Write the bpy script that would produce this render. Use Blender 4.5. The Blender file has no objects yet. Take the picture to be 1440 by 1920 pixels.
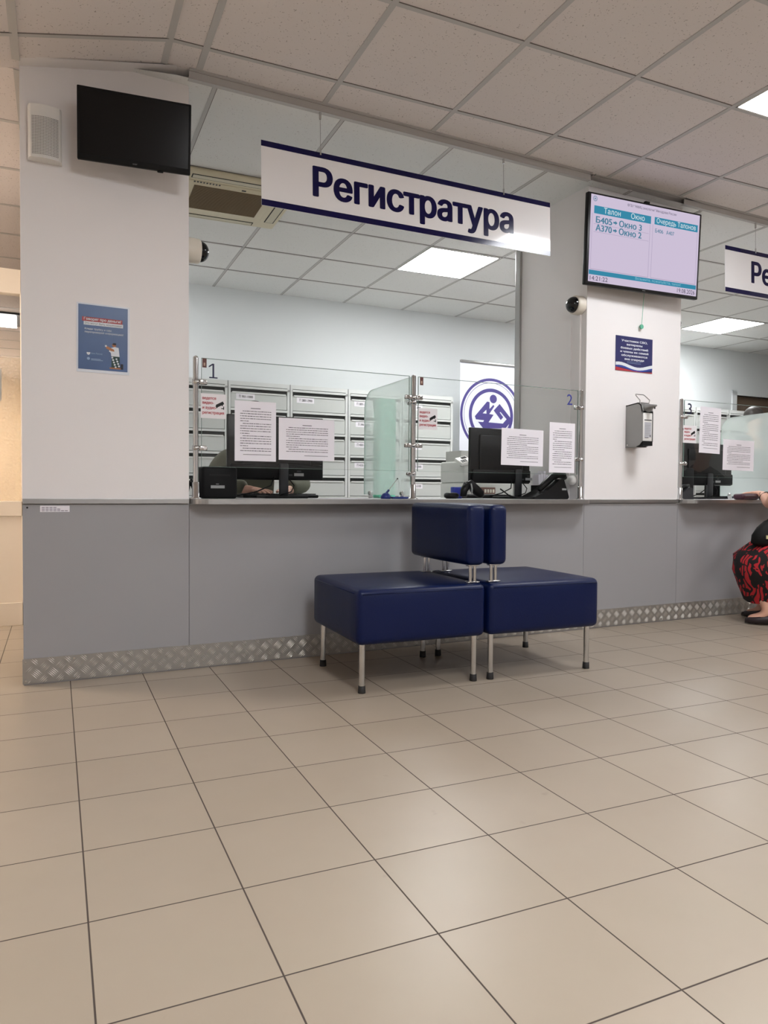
import bpy, bmesh, math, random
from mathutils import Matrix, Vector
from mathutils.geometry import delaunay_2d_cdt
R = math.radians
random.seed(7)
SC = bpy.context.scene
COL = SC.collection

# ------------------------------------------------------------------ camera, view, world
H = 0.8333                       # eye height
TH = R(-2.235)                   # floor and ceiling grids are turned a little against the counter
cd = bpy.data.cameras.new('camera')
cd.sensor_fit = 'AUTO'; cd.sensor_width = 36.0
cd.lens = 1368.5 * 36.0 / 1920.0
cd.clip_start = 0.05; cd.clip_end = 100
cam = bpy.data.objects.new('camera', cd); COL.objects.link(cam)
RT = Vector((0.8955538766274896, -0.4448959799787511, 0.00712888884902885))
UP = Vector((0.006503133954059352, 0.02910708329442277, 0.9995551445272378))
FW = Vector((0.44490556672877296, 0.8951091244651896, -0.028960179435063876))
cam.matrix_world = Matrix(((RT.x, UP.x, -FW.x, 0), (RT.y, UP.y, -FW.y, 0), (RT.z, UP.z, -FW.z, H), (0, 0, 0, 1)))
SC.camera = cam
vs = SC.view_settings
SC.display_settings.display_device = 'sRGB'
vs.view_transform = 'Standard'; vs.look = 'None'; vs.gamma = 1.0; vs.use_curve_mapping = False
vs.exposure = 1.3
HALL_E, OFFICE_E, WARM_E = 19.8, 13.6, 17.0
HALL_C, OFFICE_C, WARM_C = (0.95, 0.97, 1.0), (0.99, 1.0, 1.0), (1.0, 0.88, 0.74)
w = bpy.data.worlds.new('world'); SC.world = w; w.use_nodes = True
w.node_tree.nodes['Background'].inputs[0].default_value = (0.8, 0.85, 0.9, 1)
w.node_tree.nodes['Background'].inputs[1].default_value = 0.05

# ------------------------------------------------------------------ materials
def lin(c):
    return tuple((x / 12.92 if x <= 0.04045 else ((x + 0.055) / 1.055) ** 2.4) for x in [v / 255.0 for v in c])
MATS = {}
def mat(name, rgb, rough=0.6, metal=0.0, spec=0.5, var=0.0, vscale=6.0, bump=0.0, bscale=200.0, coat=0.0):
    if name in MATS: return MATS[name]
    m = bpy.data.materials.new(name); m.use_nodes = True
    nt = m.node_tree; b = nt.nodes['Principled BSDF']
    c = lin(rgb) + (1,)
    b.inputs['Base Color'].default_value = c
    b.inputs['Roughness'].default_value = rough; b.inputs['Metallic'].default_value = metal
    b.inputs['Specular IOR Level'].default_value = spec
    b.inputs['Coat Weight'].default_value = coat
    tc = nt.nodes.new('ShaderNodeTexCoord')
    if var:
        n = nt.nodes.new('ShaderNodeTexNoise'); n.inputs['Scale'].default_value = vscale; n.inputs['Detail'].default_value = 4
        nt.links.new(tc.outputs['Object'], n.inputs['Vector'])
        mx = nt.nodes.new('ShaderNodeMix'); mx.data_type = 'RGBA'
        mx.inputs[6].default_value = tuple(x * (1 - var) for x in c[:3]) + (1,)
        mx.inputs[7].default_value = tuple(min(1, x * (1 + var)) for x in c[:3]) + (1,)
        nt.links.new(n.outputs[0], mx.inputs[0]); nt.links.new(mx.outputs[2], b.inputs['Base Color'])
    if bump:
        n2 = nt.nodes.new('ShaderNodeTexNoise'); n2.inputs['Scale'].default_value = bscale; n2.inputs['Detail'].default_value = 3
        nt.links.new(tc.outputs['Object'], n2.inputs['Vector'])
        bp = nt.nodes.new('ShaderNodeBump'); bp.inputs['Strength'].default_value = bump; bp.inputs['Distance'].default_value = 0.002
        nt.links.new(n2.outputs[0], bp.inputs['Height']); nt.links.new(bp.outputs[0], b.inputs['Normal'])
    MATS[name] = m
    return m
def emit(name, rgb, strength, linear=False):
    if name in MATS: return MATS[name]
    m = bpy.data.materials.new(name); m.use_nodes = True; nt = m.node_tree
    nt.nodes.remove(nt.nodes['Principled BSDF'])
    e = nt.nodes.new('ShaderNodeEmission')
    e.inputs[0].default_value = (tuple(rgb) if linear else lin(rgb)) + (1,); e.inputs[1].default_value = strength if linear else strength / 2 ** vs.exposure
    nt.links.new(e.outputs[0], nt.nodes['Material Output'].inputs[0])
    MATS[name] = m
    return m
def glass_mat(name, tint=(0.95, 0.98, 0.97), haze=0.0, hazecol=(0.7, 0.8, 0.77), rough=0.0, ior=1.45):
    m = bpy.data.materials.new(name); m.use_nodes = True; nt = m.node_tree
    nt.nodes.remove(nt.nodes['Principled BSDF'])
    t = nt.nodes.new('ShaderNodeBsdfTransparent'); t.inputs[0].default_value = tint + (1,)
    base = t.outputs[0]
    if haze:
        tr = nt.nodes.new('ShaderNodeBsdfTranslucent'); tr.inputs[0].default_value = hazecol + (1,)
        df = nt.nodes.new('ShaderNodeBsdfDiffuse'); df.inputs[0].default_value = hazecol + (1,)
        a = nt.nodes.new('ShaderNodeMixShader'); a.inputs[0].default_value = 0.5
        nt.links.new(tr.outputs[0], a.inputs[1]); nt.links.new(df.outputs[0], a.inputs[2])
        h = nt.nodes.new('ShaderNodeMixShader'); h.inputs[0].default_value = haze
        nt.links.new(base, h.inputs[1]); nt.links.new(a.outputs[0], h.inputs[2]); base = h.outputs[0]
    g = nt.nodes.new('ShaderNodeBsdfGlossy'); g.inputs['Roughness'].default_value = rough
    f = nt.nodes.new('ShaderNodeFresnel'); f.inputs[0].default_value = ior
    mx = nt.nodes.new('ShaderNodeMixShader')
    ge = nt.nodes.new('ShaderNodeNewGeometry'); su = nt.nodes.new('ShaderNodeMath'); su.operation = 'SUBTRACT'; su.inputs[0].default_value = 1.0
    nt.links.new(ge.outputs['Backfacing'], su.inputs[1]); mu = nt.nodes.new('ShaderNodeMath'); mu.operation = 'MULTIPLY'
    nt.links.new(f.outputs[0], mu.inputs[0]); nt.links.new(su.outputs[0], mu.inputs[1])   # reflect once, on the entry face
    nt.links.new(mu.outputs[0], mx.inputs[0]); nt.links.new(base, mx.inputs[1]); nt.links.new(g.outputs[0], mx.inputs[2])
    nt.links.new(mx.outputs[0], nt.nodes['Material Output'].inputs[0])
    return m

WALL = mat('wall_paint', (233, 229, 228), 0.55, var=0.02, vscale=2, bump=0.05, bscale=120)
WALLO = mat('office_paint', (226, 230, 231), 0.6, var=0.015, vscale=2)
APRON = mat('grey_laminate', (155, 154, 156), 0.42, var=0.015, vscale=3)
ALU = mat('brushed_aluminium', (176, 176, 176), 0.32, 1.0, var=0.05, vscale=30)
CHROME = mat('chrome', (205, 205, 205), 0.12, 1.0)
STEEL = mat('satin_steel', (150, 148, 145), 0.38, 1.0)
TREAD = mat('tread_plate', (160, 156, 150), 0.42, 0.6, var=0.10, vscale=25)
TREADHI = mat('tread_ridge', (214, 210, 204), 0.32, 0.6)  # ridges lighter: polished wear, with highlights put into the colour
TBAR = mat('grid_bar', (188, 186, 184), 0.5)
TBARD = mat('grid_gap', (124, 117, 112), 0.9)
BLACK = mat('black_plastic', (12, 12, 13), 0.4, spec=0.3)
BLACKM = mat('matte_black_plastic', (8, 8, 9), 0.6, spec=0.25)
SCREENK = mat('dark_screen', (4, 4, 5), 0.18, spec=0.3)
DGREY = mat('dark_grey_plastic', (42, 43, 46), 0.5)
GREYP = mat('grey_plastic', (150, 151, 150), 0.5)
WHITEP = mat('white_plastic', (226, 224, 220), 0.4)
CREAM = mat('cream_plastic', (222, 214, 200), 0.4)
PAPER = mat('white_paper', (238, 234, 240), 0.7)
INK = mat('printed_ink', (84, 81, 88), 0.8)
NAVY = mat('navy_ink', (9, 7, 64), 0.14, spec=0.35)
NAVYD = mat('dark_navy_ink', (24, 24, 62), 0.5)
BLUEINK = mat('blue_ink', (52, 58, 140), 0.5)
RED = mat('red_ink', (176, 44, 56), 0.6)
SIGNW = mat('sign_white', (244, 242, 243), 0.09)
LEATHER = mat('navy_leather', (4, 20, 63), 0.38, spec=0.25, bump=0.25, bscale=260, var=0.06, vscale=8)
RUBBER = mat('black_rubber', (25, 22, 21), 0.7)
SKIN = mat('skin', (222, 172, 148), 0.5)
CAB = mat('cabinet_grey', (214, 216, 214), 0.45)
CABD = mat('cabinet_drawer', (196, 199, 196), 0.45)
CABK = mat('cabinet_gap', (40, 43, 42), 0.7)
DOORP = mat('door_paint', (236, 224, 208), 0.45)
GLASS = glass_mat('clear_glass', (0.982, 0.988, 0.985))
GEDGE = mat('glass_edge', (120, 140, 132), 0.2)
FROST = glass_mat('frosted_glass', (0.94, 0.985, 0.97), 0.42, (0.92, 0.97, 0.95), 0.35)

def floor_mat():
    m = bpy.data.materials.new('floor_tiles'); m.use_nodes = True; nt = m.node_tree; N = nt.nodes; L = nt.links
    b = N['Principled BSDF']; tc = N.new('ShaderNodeTexCoord'); sp = N.new('ShaderNodeSeparateXYZ'); L.new(tc.outputs['Object'], sp.inputs[0])
    def M(op, a, bb=None):
        n = N.new('ShaderNodeMath'); n.operation = op
        for i, v in enumerate((a, bb)):
            if v is None: continue
            if isinstance(v, (int, float)): n.inputs[i].default_value = v
            else: L.new(v, n.inputs[i])
        return n.outputs[0]
    T = 0.3003; ds = []; ids = []
    for k in (0, 1):
        q = M('DIVIDE', sp.outputs[k], T); ids.append(M('FLOOR', q))
        f = M('FRACT', q); ds.append(M('MINIMUM', f, M('SUBTRACT', 1.0, f)))
    d = M('MINIMUM', ds[0], ds[1])
    mr = N.new('ShaderNodeMapRange'); mr.interpolation_type = 'SMOOTHSTEP'
    mr.inputs[1].default_value = 0.0035; mr.inputs[2].default_value = 0.0075; L.new(d, mr.inputs[0])
    cx = N.new('ShaderNodeCombineXYZ'); L.new(ids[0], cx.inputs[0]); L.new(ids[1], cx.inputs[1])
    wn = N.new('ShaderNodeTexWhiteNoise'); L.new(cx.outputs[0], wn.inputs['Vector'])
    ns = N.new('ShaderNodeTexNoise'); ns.inputs['Scale'].default_value = 9; ns.inputs['Detail'].default_value = 6; L.new(tc.outputs['Object'], ns.inputs['Vector'])
    v = M('ADD', M('MULTIPLY', wn.outputs['Value'], 0.5), M('MULTIPLY', ns.outputs[0], 0.5))
    mx = N.new('ShaderNodeMix'); mx.data_type = 'RGBA'; L.new(v, mx.inputs[0])
    mx.inputs[6].default_value = lin((154, 141, 125)) + (1,); mx.inputs[7].default_value = lin((164, 151, 135)) + (1,)
    # a few scuffs
    sc = N.new('ShaderNodeTexNoise'); sc.inputs['Scale'].default_value = 14; sc.inputs['Detail'].default_value = 2; L.new(tc.outputs['Object'], sc.inputs['Vector'])
    s2 = N.new('ShaderNodeMapRange'); s2.inputs[1].default_value = 0.74; s2.inputs[2].default_value = 0.80; s2.inputs[4].default_value = 0.35; L.new(sc.outputs[0], s2.inputs[0])
    m3 = N.new('ShaderNodeMix'); m3.data_type = 'RGBA'; L.new(s2.outputs[0], m3.inputs[0]); L.new(mx.outputs[2], m3.inputs[6]); m3.inputs[7].default_value = lin((120, 105, 92)) + (1,)
    m2 = N.new('ShaderNodeMix'); m2.data_type = 'RGBA'; L.new(mr.outputs[0], m2.inputs[0])
    m2.inputs[6].default_value = lin((66, 56, 50)) + (1,); L.new(m3.outputs[2], m2.inputs[7]); L.new(m2.outputs[2], b.inputs['Base Color'])
    rr = N.new('ShaderNodeMapRange'); rr.inputs[3].default_value = 0.85; rr.inputs[4].default_value = 0.34; L.new(mr.outputs[0], rr.inputs[0]); L.new(rr.outputs[0], b.inputs['Roughness'])
    bp = N.new('ShaderNodeBump'); bp.inputs['Strength'].default_value = 0.5; bp.inputs['Distance'].default_value = 0.002; L.new(mr.outputs[0], bp.inputs['Height']); L.new(bp.outputs[0], b.inputs['Normal'])
    return m
def ceiling_mat(name, rgb, speck):
    m = bpy.data.materials.new(name); m.use_nodes = True; nt = m.node_tree; N = nt.nodes; L = nt.links
    b = N['Principled BSDF']; b.inputs['Roughness'].default_value = 0.9; b.inputs['Specular IOR Level'].default_value = 0.1
    tc = N.new('ShaderNodeTexCoord')
    no = N.new('ShaderNodeTexNoise'); no.inputs['Scale'].default_value = 40; L.new(tc.outputs['Object'], no.inputs['Vector'])
    ad = N.new('ShaderNodeMix'); ad.data_type = 'RGBA'; ad.blend_type = 'LINEAR_LIGHT'; ad.inputs[0].default_value = 0.02
    L.new(tc.outputs['Object'], ad.inputs[6]); L.new(no.outputs[1], ad.inputs[7])
    vo = N.new('ShaderNodeTexVoronoi'); vo.inputs['Scale'].default_value = 78; L.new(ad.outputs[2], vo.inputs['Vector'])
    r = N.new('ShaderNodeMapRange'); r.inputs[1].default_value = 0.14; r.inputs[2].default_value = 0.24; r.inputs[3].default_value = speck; r.inputs[4].default_value = 0
    L.new(vo.outputs['Distance'], r.inputs[0])
    se = N.new('ShaderNodeSeparateColor'); L.new(vo.outputs['Color'], se.inputs[0])
    gt = N.new('ShaderNodeMath'); gt.operation = 'GREATER_THAN'; gt.inputs[1].default_value = 0.45; L.new(se.outputs[0], gt.inputs[0])
    mu = N.new('ShaderNodeMath'); mu.operation = 'MULTIPLY'; L.new(r.outputs[0], mu.inputs[0]); L.new(gt.outputs[0], mu.inputs[1])
    mx = N.new('ShaderNodeMix'); mx.data_type = 'RGBA'; L.new(mu.outputs[0], mx.inputs[0])
    mx.inputs[6].default_value = lin(rgb) + (1,); mx.inputs[7].default_value = lin((105, 92, 82)) + (1,)
    L.new(mx.outputs[2], b.inputs['Base Color'])
    return m
FLOORM = floor_mat()
CEILH = ceiling_mat('hall_ceiling_tiles', (226, 219, 216), 0.55)
CEILO = ceiling_mat('office_ceiling_tiles', (229, 229, 227), 0.3)

# ------------------------------------------------------------------ mesh helpers
ID = Matrix.Identity(4)
def T(x, y, z): return Matrix.Translation((x, y, z))
def RZ(a): return Matrix.Rotation(a, 4, 'Z')
def RX(a): return Matrix.Rotation(a, 4, 'X')
def RY(a): return Matrix.Rotation(a, 4, 'Y')
def basis(o, ex, ey):
    ex = Vector(ex).normalized(); ey = Vector(ey).normalized(); ez = ex.cross(ey)
    return Matrix(((ex.x, ey.x, ez.x, o[0]), (ex.y, ey.y, ez.y, o[1]), (ex.z, ey.z, ez.z, o[2]), (0, 0, 0, 1)))
def front(x, y, z): return basis((x, y, z), (1, 0, 0), (0, 0, 1))     # local x right, y up, z towards -Y
class MB:
    def __init__(s): s.v = []; s.f = []; s.mi = []; s.sm = []; s.mats = []; s.M = ID
    def slot(s, m):
        if m not in s.mats: s.mats.append(m)
        return s.mats.index(m)
    def add(s, vs, fs, m, M=None, smooth=False):
        X = s.M @ (M or ID); b = len(s.v); k = s.slot(m)
        s.v += [tuple(X @ Vector(v)) for v in vs]
        flip = X.determinant() < 0
        for f in fs:
            f = [b + i for i in f]
            s.f.append(f[::-1] if flip else f); s.mi.append(k); s.sm.append(smooth)
        return s
    def box(s, a, b, m, M=None):
        x0, y0, z0 = a; x1, y1, z1 = b
        return s.add([(x0, y0, z0), (x1, y0, z0), (x1, y1, z0), (x0, y1, z0), (x0, y0, z1), (x1, y0, z1), (x1, y1, z1), (x0, y1, z1)],
              [(0, 3, 2, 1), (4, 5, 6, 7), (0, 1, 5, 4), (1, 2, 6, 5), (2, 3, 7, 6), (3, 0, 4, 7)], m, M)
    def rbox(s, a, b, r, m, M=None, seg=2, crown=0.0):
        bm = bmesh.new(); bmesh.ops.create_cube(bm, size=1)
        c = [(a[i] + b[i]) / 2 for i in range(3)]; d = [b[i] - a[i] for i in range(3)]
        for v in bm.verts: v.co = Vector([c[i] + v.co[i] * d[i] for i in range(3)])
        bmesh.ops.bevel(bm, geom=bm.edges[:], offset=min(r, min(d) * 0.49), segments=seg, profile=0.5, affect='EDGES')
        if crown:
            big = [f for f in bm.faces if len(f.verts) == 4 and f.calc_area() > 0.004]
            bmesh.ops.subdivide_edges(bm, edges=list({e for f in big for e in f.edges if e.calc_length() > 0.05}), cuts=7, use_grid_fill=True)
            for v in bm.verts:
                n = [(v.co[i] - c[i]) / (d[i] / 2) for i in range(3)]
                for i in range(3):
                    o = [j for j in range(3) if j != i]
                    if abs(n[i]) > 0.97: v.co[i] += math.copysign(crown * (1 - n[o[0]] ** 2) * (1 - n[o[1]] ** 2), n[i])
        s.bm(bm, m, M, True); bm.free(); return s
    def bm(s, bm, m, M=None, smooth=True):
        bm.verts.index_update()
        return s.add([v.co.copy() for v in bm.verts], [[v.index for v in f.verts] for f in bm.faces], m, M, smooth)
    def cyl(s, p, q, r, m, r2=None, n=16, cap=True, M=None):
        p = Vector(p); q = Vector(q); d = (q - p).normalized(); r2 = r if r2 is None else r2
        a = Vector((0, 0, 1)) if abs(d.z) < 0.9 else Vector((1, 0, 0)); u = d.cross(a).normalized(); w_ = d.cross(u)
        vs = []
        for c, rr in ((p, r), (q, r2)):
            for i in range(n):
                t = 2 * math.pi * i / n; vs.append(c + u * (rr * math.cos(t)) + w_ * (rr * math.sin(t)))
        s.add(vs, [(i, n + i, n + (i + 1) % n, (i + 1) % n) for i in range(n)], m, M, True)
        if cap: s.add(vs, [tuple(range(n)), tuple(range(2 * n - 1, n - 1, -1))], m, M)
        return s
    def lathe(s, prof, m, M=None, n=24):
        vs = []; fs = []
        for (r, z) in prof:
            for i in range(n): t = 2 * math.pi * i / n; vs.append((r * math.cos(t), r * math.sin(t), z))
        for k in range(len(prof) - 1):
            for i in range(n): j = (i + 1) % n; fs.append((k * n + i, k * n + j, (k + 1) * n + j, (k + 1) * n + i))
        fs.append(tuple(range(n))[::-1]); fs.append(tuple((len(prof) - 1) * n + i for i in range(n)))
        return s.add(vs, fs, m, M, True)
    def tube(s, pts, r, m, n=8, M=None):
        P = [Vector(p) for p in pts]; vs = []; fs = []; u = None
        for k, p in enumerate(P):
            d = (P[min(k + 1, len(P) - 1)] - P[max(k - 1, 0)]).normalized()
            if u is None: u = d.cross(Vector((0, 0, 1)) if abs(d.z) < 0.9 else Vector((1, 0, 0)))
            u = (u - d * u.dot(d)).normalized(); w_ = d.cross(u); rr = r[k] if isinstance(r, (list, tuple)) else r
            for i in range(n): t = 2 * math.pi * i / n; vs.append(p + u * (rr * math.cos(t)) + w_ * (rr * math.sin(t)))
        for k in range(len(P) - 1):
            for i in range(n): j = (i + 1) % n; fs.append((k * n + i, (k + 1) * n + i, (k + 1) * n + j, k * n + j))
        fs.append(tuple(range(n))); fs.append(tuple((len(P) - 1) * n + i for i in range(n))[::-1])
        return s.add(vs, fs, m, M, True)
    def loft(s, rings, m, M=None, cap=True):
        n = len(rings[0]); vs = [v for r in rings for v in r]; fs = []
        for k in range(len(rings) - 1):
            for i in range(n): j = (i + 1) % n; fs.append((k * n + i, k * n + j, (k + 1) * n + j, (k + 1) * n + i))
        if cap: fs.append(tuple(range(n))[::-1]); fs.append(tuple((len(rings) - 1) * n + i for i in range(n)))
        return s.add(vs, fs, m, M, True)
    def prism(s, poly, z0, z1, m, M=None, side=None):
        n = len(poly); vs = [(x, y, z0) for x, y in poly] + [(x, y, z1) for x, y in poly]
        s.add(vs, [tuple(range(n))[::-1], tuple(range(n, 2 * n))], m, M)
        return s.add(vs, [(i, (i + 1) % n, n + (i + 1) % n, n + i) for i in range(n)], side or m, M)
    def flat(s, poly, m, M=None, z=0.0): return s.add([(x, y, z) for x, y in poly], [tuple(range(len(poly)))], m, M)
    def rect(s, x0, y0, x1, y1, m, M=None, z=0.0): return s.flat([(x0, y0), (x1, y0), (x1, y1), (x0, y1)], m, M, z)
    def ring(s, cx, cy, r0, r1, m, M=None, z=0.0, n=72, ax=1.0):
        vs = []; 
        for r in (r0, r1): vs += [(cx + ax * r * math.cos(2 * math.pi * i / n), cy + r * math.sin(2 * math.pi * i / n), z) for i in range(n)]
        return s.add(vs, [(i, n + i, n + (i + 1) % n, (i + 1) % n) for i in range(n)], m, M)
    def disc(s, cx, cy, r, m, M=None, z=0.0, n=32, ax=1.0):
        return s.flat([(cx + ax * r * math.cos(2 * math.pi * i / n), cy + r * math.sin(2 * math.pi * i / n)) for i in range(n)], m, M, z)
    def text(s, body, x, y, size, m, M=None, z=0.0, width=None, align='L', bold=0.0):
        """size = cap height; baseline at y"""
        vs, fs, x0, x1, cap = glyphs(body)
        sy = size / cap; sx = sy if width is None else width / (x1 - x0)
        W = (x1 - x0) * sx; ox = x - (0 if align == 'L' else W / 2 if align == 'C' else W)
        offs = [(0, 0)] if not bold else [(0, 0)] + [(math.cos(R(22.5 * q)), 0.5 * math.sin(R(22.5 * q))) for q in range(16)]
        for k, (dx, dy) in enumerate(offs):
            s.add([(ox + (a - x0 + dx * bold) * sx, y + (b + dy * bold) * sy, z + k * 2.5e-5) for a, b in vs], fs, m, M)
        return s
    def build(s, name, parent=None, loc=None, bevel=0.0):
        me = bpy.data.meshes.new(name); me.from_pydata(s.v, [], s.f)
        for m in s.mats: me.materials.append(m)
        me.polygons.foreach_set('material_index', s.mi); me.polygons.foreach_set('use_smooth', s.sm)
        me.update()
        o = bpy.data.objects.new(name, me); COL.objects.link(o)
        if parent: o.parent = parent
        if loc: o.location = loc
        if bevel:
            b = o.modifiers.new('edge', 'BEVEL'); b.width = bevel; b.segments = 2; b.limit_method = 'ANGLE'; b.angle_limit = R(50)
        return o
GL = {}
def glyphs(body, bold=0.0):
    """outline of the built-in font, triangulated here (even-odd rule)"""
    if body in GL: return GL[body]
    out = []
    for t in (body, 'Н'):
        c = bpy.data.curves.new('tmp', 'FONT'); c.body = t; c.resolution_u = 4; c.fill_mode = 'NONE'
        o = bpy.data.objects.new('tmp', c); COL.objects.link(o)
        me = bpy.data.meshes.new_from_object(o.evaluated_get(bpy.context.evaluated_depsgraph_get()))
        V = [Vector((v.co.x, v.co.y)) for v in me.vertices]; E = [tuple(e.vertices) for e in me.edges]
        bpy.data.objects.remove(o); bpy.data.curves.remove(c); bpy.data.meshes.remove(me)
        ov, oe, of = delaunay_2d_cdt(V, E, [], 0, 1e-6)[:3]
        seg = [(V[a], V[b]) for a, b in E]; keep = []
        for f in of:
            cx = sum(ov[k].x for k in f) / len(f); cy = sum(ov[k].y for k in f) / len(f); n = 0
            for p, q in seg:
                if (p.y > cy) != (q.y > cy) and p.x + (cy - p.y) / (q.y - p.y) * (q.x - p.x) > cx: n += 1
            if n % 2:
                a = sum(ov[f[k]].x * ov[f[(k + 1) % len(f)]].y - ov[f[(k + 1) % len(f)]].x * ov[f[k]].y for k in range(len(f)))
                keep.append(tuple(f) if a > 0 else tuple(f)[::-1])
        out.append(([(v.x, v.y) for v in ov], keep))
    vs, fs = out[0]; xs = [v[0] for v in vs]
    GL[body] = (vs, fs, min(xs), max(xs), max(v[1] for v in out[1][0]))
    return GL[body]
def tag(o, label, cat, group=None):
    o['label'] = label; o['category'] = cat
    if group: o['group'] = group
    return o
def struct(o): o['kind'] = 'structure'; return o
def thing(name, label, cat, loc=(0, 0, 0), rz=0.0, group=None):
    o = bpy.data.objects.new(name, None); COL.objects.link(o); o.location = loc; o.rotation_euler = (0, 0, rz); o.empty_display_size = 0.05
    return tag(o, label, cat, group)
def dup(o, loc=None, label=None, parent=None):
    c = o.copy(); COL.objects.link(c)
    if parent: c.parent = parent
    if loc: c.location = loc
    if label: c['label'] = label
    for ch in [k for k in bpy.data.objects if k.parent == o]: dup(ch, parent=c)
    return c

# ------------------------------------------------------------------ the setting
YF = 3.417                                   # front plane of pillars, apron and glass
def at(u, v):                                # grid frame -> room frame
    return (u * math.cos(TH) - v * math.sin(TH), u * math.sin(TH) + v * math.cos(TH))
b = MB(); b.add([(-8, -8, 0), (14, -8, 0), (14, 18, 0), (-8, 18, 0)], [(0, 1, 2, 3)], FLOORM, T(-0.0519, -1.1887, 0))
fl = struct(b.build('floor')); fl.rotation_euler = (0, 0, TH)
fl.location = (at(0.0519, 1.1887)[0], at(0.0519, 1.1887)[1], 0)

# pillars (white above, grey apron carried across below)
PX = [(0.004, 0.693), (3.05, 3.838), (6.194, 6.98)]
for i, (x0, x1) in enumerate(PX):
    b = MB(); b.box((x0, YF, 0.79), (x1, 4.10, 2.85), WALL)
    b.box((x0 + 0.004, YF + 0.01, 0), (x1 - 0.004, 4.10, 0.79), APRON)
    struct(b.build('wall_pillar'))
b = MB()
segs = [(0.004, 0.693), (0.695, 3.049), (3.051, 3.838), (3.84, 6.193), (6.195, 9.6)]
for x0, x1 in segs: b.box((x0, YF, 0.0), (x1, YF + 0.018, 0.765), APRON)
struct(b.build('wall_counter'))
b = MB(); b.box((6.98, YF + 0.02, 0.0), (9.7, 3.6, 2.85), WALL); struct(b.build('wall_front'))
# aluminium strip on the pillars
for i, (x0, x1) in enumerate(PX):
    b = MB(); b.box((x0, YF - 0.012, 0.768), (x1, YF, 0.79), ALU)
    if i == 0: b.cyl((0.022, YF - 0.001, 0.752), (0.022, YF - 0.004, 0.752), 0.004, BLACK, n=8)
    struct(b.build('trim_%d' % (i + 1), bevel=0.002))
# tread plate skirting
b = MB(); b.box((0.0, YF - 0.006, 0.006), (9.6, YF, 0.112), TREAD)
p = 0.0647
for row in range(4):
    for col in range(-1, int(6.3 / p)):
        a = R(-45) if row % 2 else R(45)
        cx, cz = 0.02 + col * p + (p / 2 if row % 2 else 0), 0.018 + row * 0.0285
        for k in range(5):
            off = (k - 2) * 0.0068; ux, uz = math.cos(a), math.sin(a)
            qx, qz = cx - uz * off, cz + ux * off; l, wd = 0.0185, 0.0021
            if qz + l * abs(uz) > 0.113 or qz - l * abs(uz) < 0.003: l = 0.009
            if qx - l < 0.002: continue
            if qz + l * abs(uz) > 0.113 or qz - l * abs(uz) < 0.003: continue
            y0, y1 = YF - 0.006, YF - 0.0082
            P = [(qx - ux * l, y0, qz - uz * l), (qx - uz * wd, y0, qz + ux * wd), (qx + ux * l, y0, qz + uz * l), (qx + uz * wd, y0, qz - ux * wd),
                 (qx - ux * l * .7, y1, qz - uz * l * .7), (qx + ux * l * .7, y1, qz + uz * l * .7)]
            b.add(P, [(0, 4, 5, 2, 1), (0, 3, 2, 5, 4)], TREADHI)
for x in (0.012, 0.2, 0.42, 0.66, 3.2, 3.7):
    for z in (0.02, 0.1): b.cyl((x, YF - 0.006, z), (x, YF - 0.010, z), 0.0045, CHROME, n=8)
struct(b.build('baseboard_counter'))
# other walls of the hall and the corridor
def wall(name, a, c, m):
    b = MB(); b.box(a, c, m); return struct(b.build(name))
wall('wall_rear', (-2.6, -4.6, 0), (9.8, -4.5, 2.85), WALL)
wall('wall_right', (9.6, -4.5, 0), (9.7, YF, 2.85), WALL)
wall('wall_left', (-2.6, -4.5, 0), (-2.5, 13, 2.85), WALL)
wall('wall_office_left', (0.03, 4.1, 0), (0.13, 13, 2.85), WALL)
wall('wall_corridor_end', (-2.6, 13, 0), (0.13, 13.1, 2.85), mat('warm_wall', (240, 222, 196), 0.6))
b = MB(); b.M = T(0, 6.575 * 1.01384, 0) @ RZ(R(-1.4))
b.box((0, 0, 0), (8.28, 0.1, 2.75), WALLO); b.box((8.28, 0, 2.10), (9.4, 0.1, 2.75), WALLO); b.box((9.4, 0, 0), (13.2, 0.1, 2.75), WALLO)
struct(b.build('wall_back'))
wall('wall_office_right', (13.0, 3.4, 0), (13.1, 6.6, 2.85), WALLO)
# doorway behind the third window
b = MB(); b.M = T(0, 6.575 * 1.01384, 0) @ RZ(R(-1.4))
BR = mat('brown_door', (112, 94, 78), 0.6)
b.box((8.28, 0.05, 0), (9.4, 0.09, 2.10), BR)
for a, c in (((8.20, -0.02, 0), (8.28, 0.1, 2.16)), ((9.4, -0.02, 0), (9.48, 0.1, 2.16)), ((8.20, -0.02, 2.10), (9.48, 0.1, 2.16))): b.box(a, c, WALLO)
struct(b.build('door_2'))

# ceilings in the turned grid frame
ZCOR = 2.572
def zc(u): return 2.70 if u > 0.45 else max(2.45, 2.573 + 0.127 * (u + 0.13) / 0.58)
def vb(u, Y): return (Y - u * math.sin(TH)) / math.cos(TH)         # v where the room line Y=const is met
ue = [-3.2, -0.02, 0.575, 0.74]
b = MB()
def cpanel(u0, u1, Y1, v0=-5.2):
    b.add([(u0, v0, zc(u0)), (u1, v0, zc(u1)), (u1, vb(u1, Y1), zc(u1)), (u0, vb(u0, Y1), zc(u0))], [(0, 3, 2, 1)], CEILH)
cpanel(-3.2, -0.69, 3.43); cpanel(-0.69, -0.13, 3.43); cpanel(-0.13, 0.45, 3.35); cpanel(0.45, 0.60, 3.35)
b.add([(-3.2, vb(-3.2, 3.43), ZCOR), (-0.13, vb(-0.13, 3.43), ZCOR), (-0.3, 13.6, ZCOR), (-3.2, 13.6, ZCOR)], [(0, 3, 2, 1)], CEILH)
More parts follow.
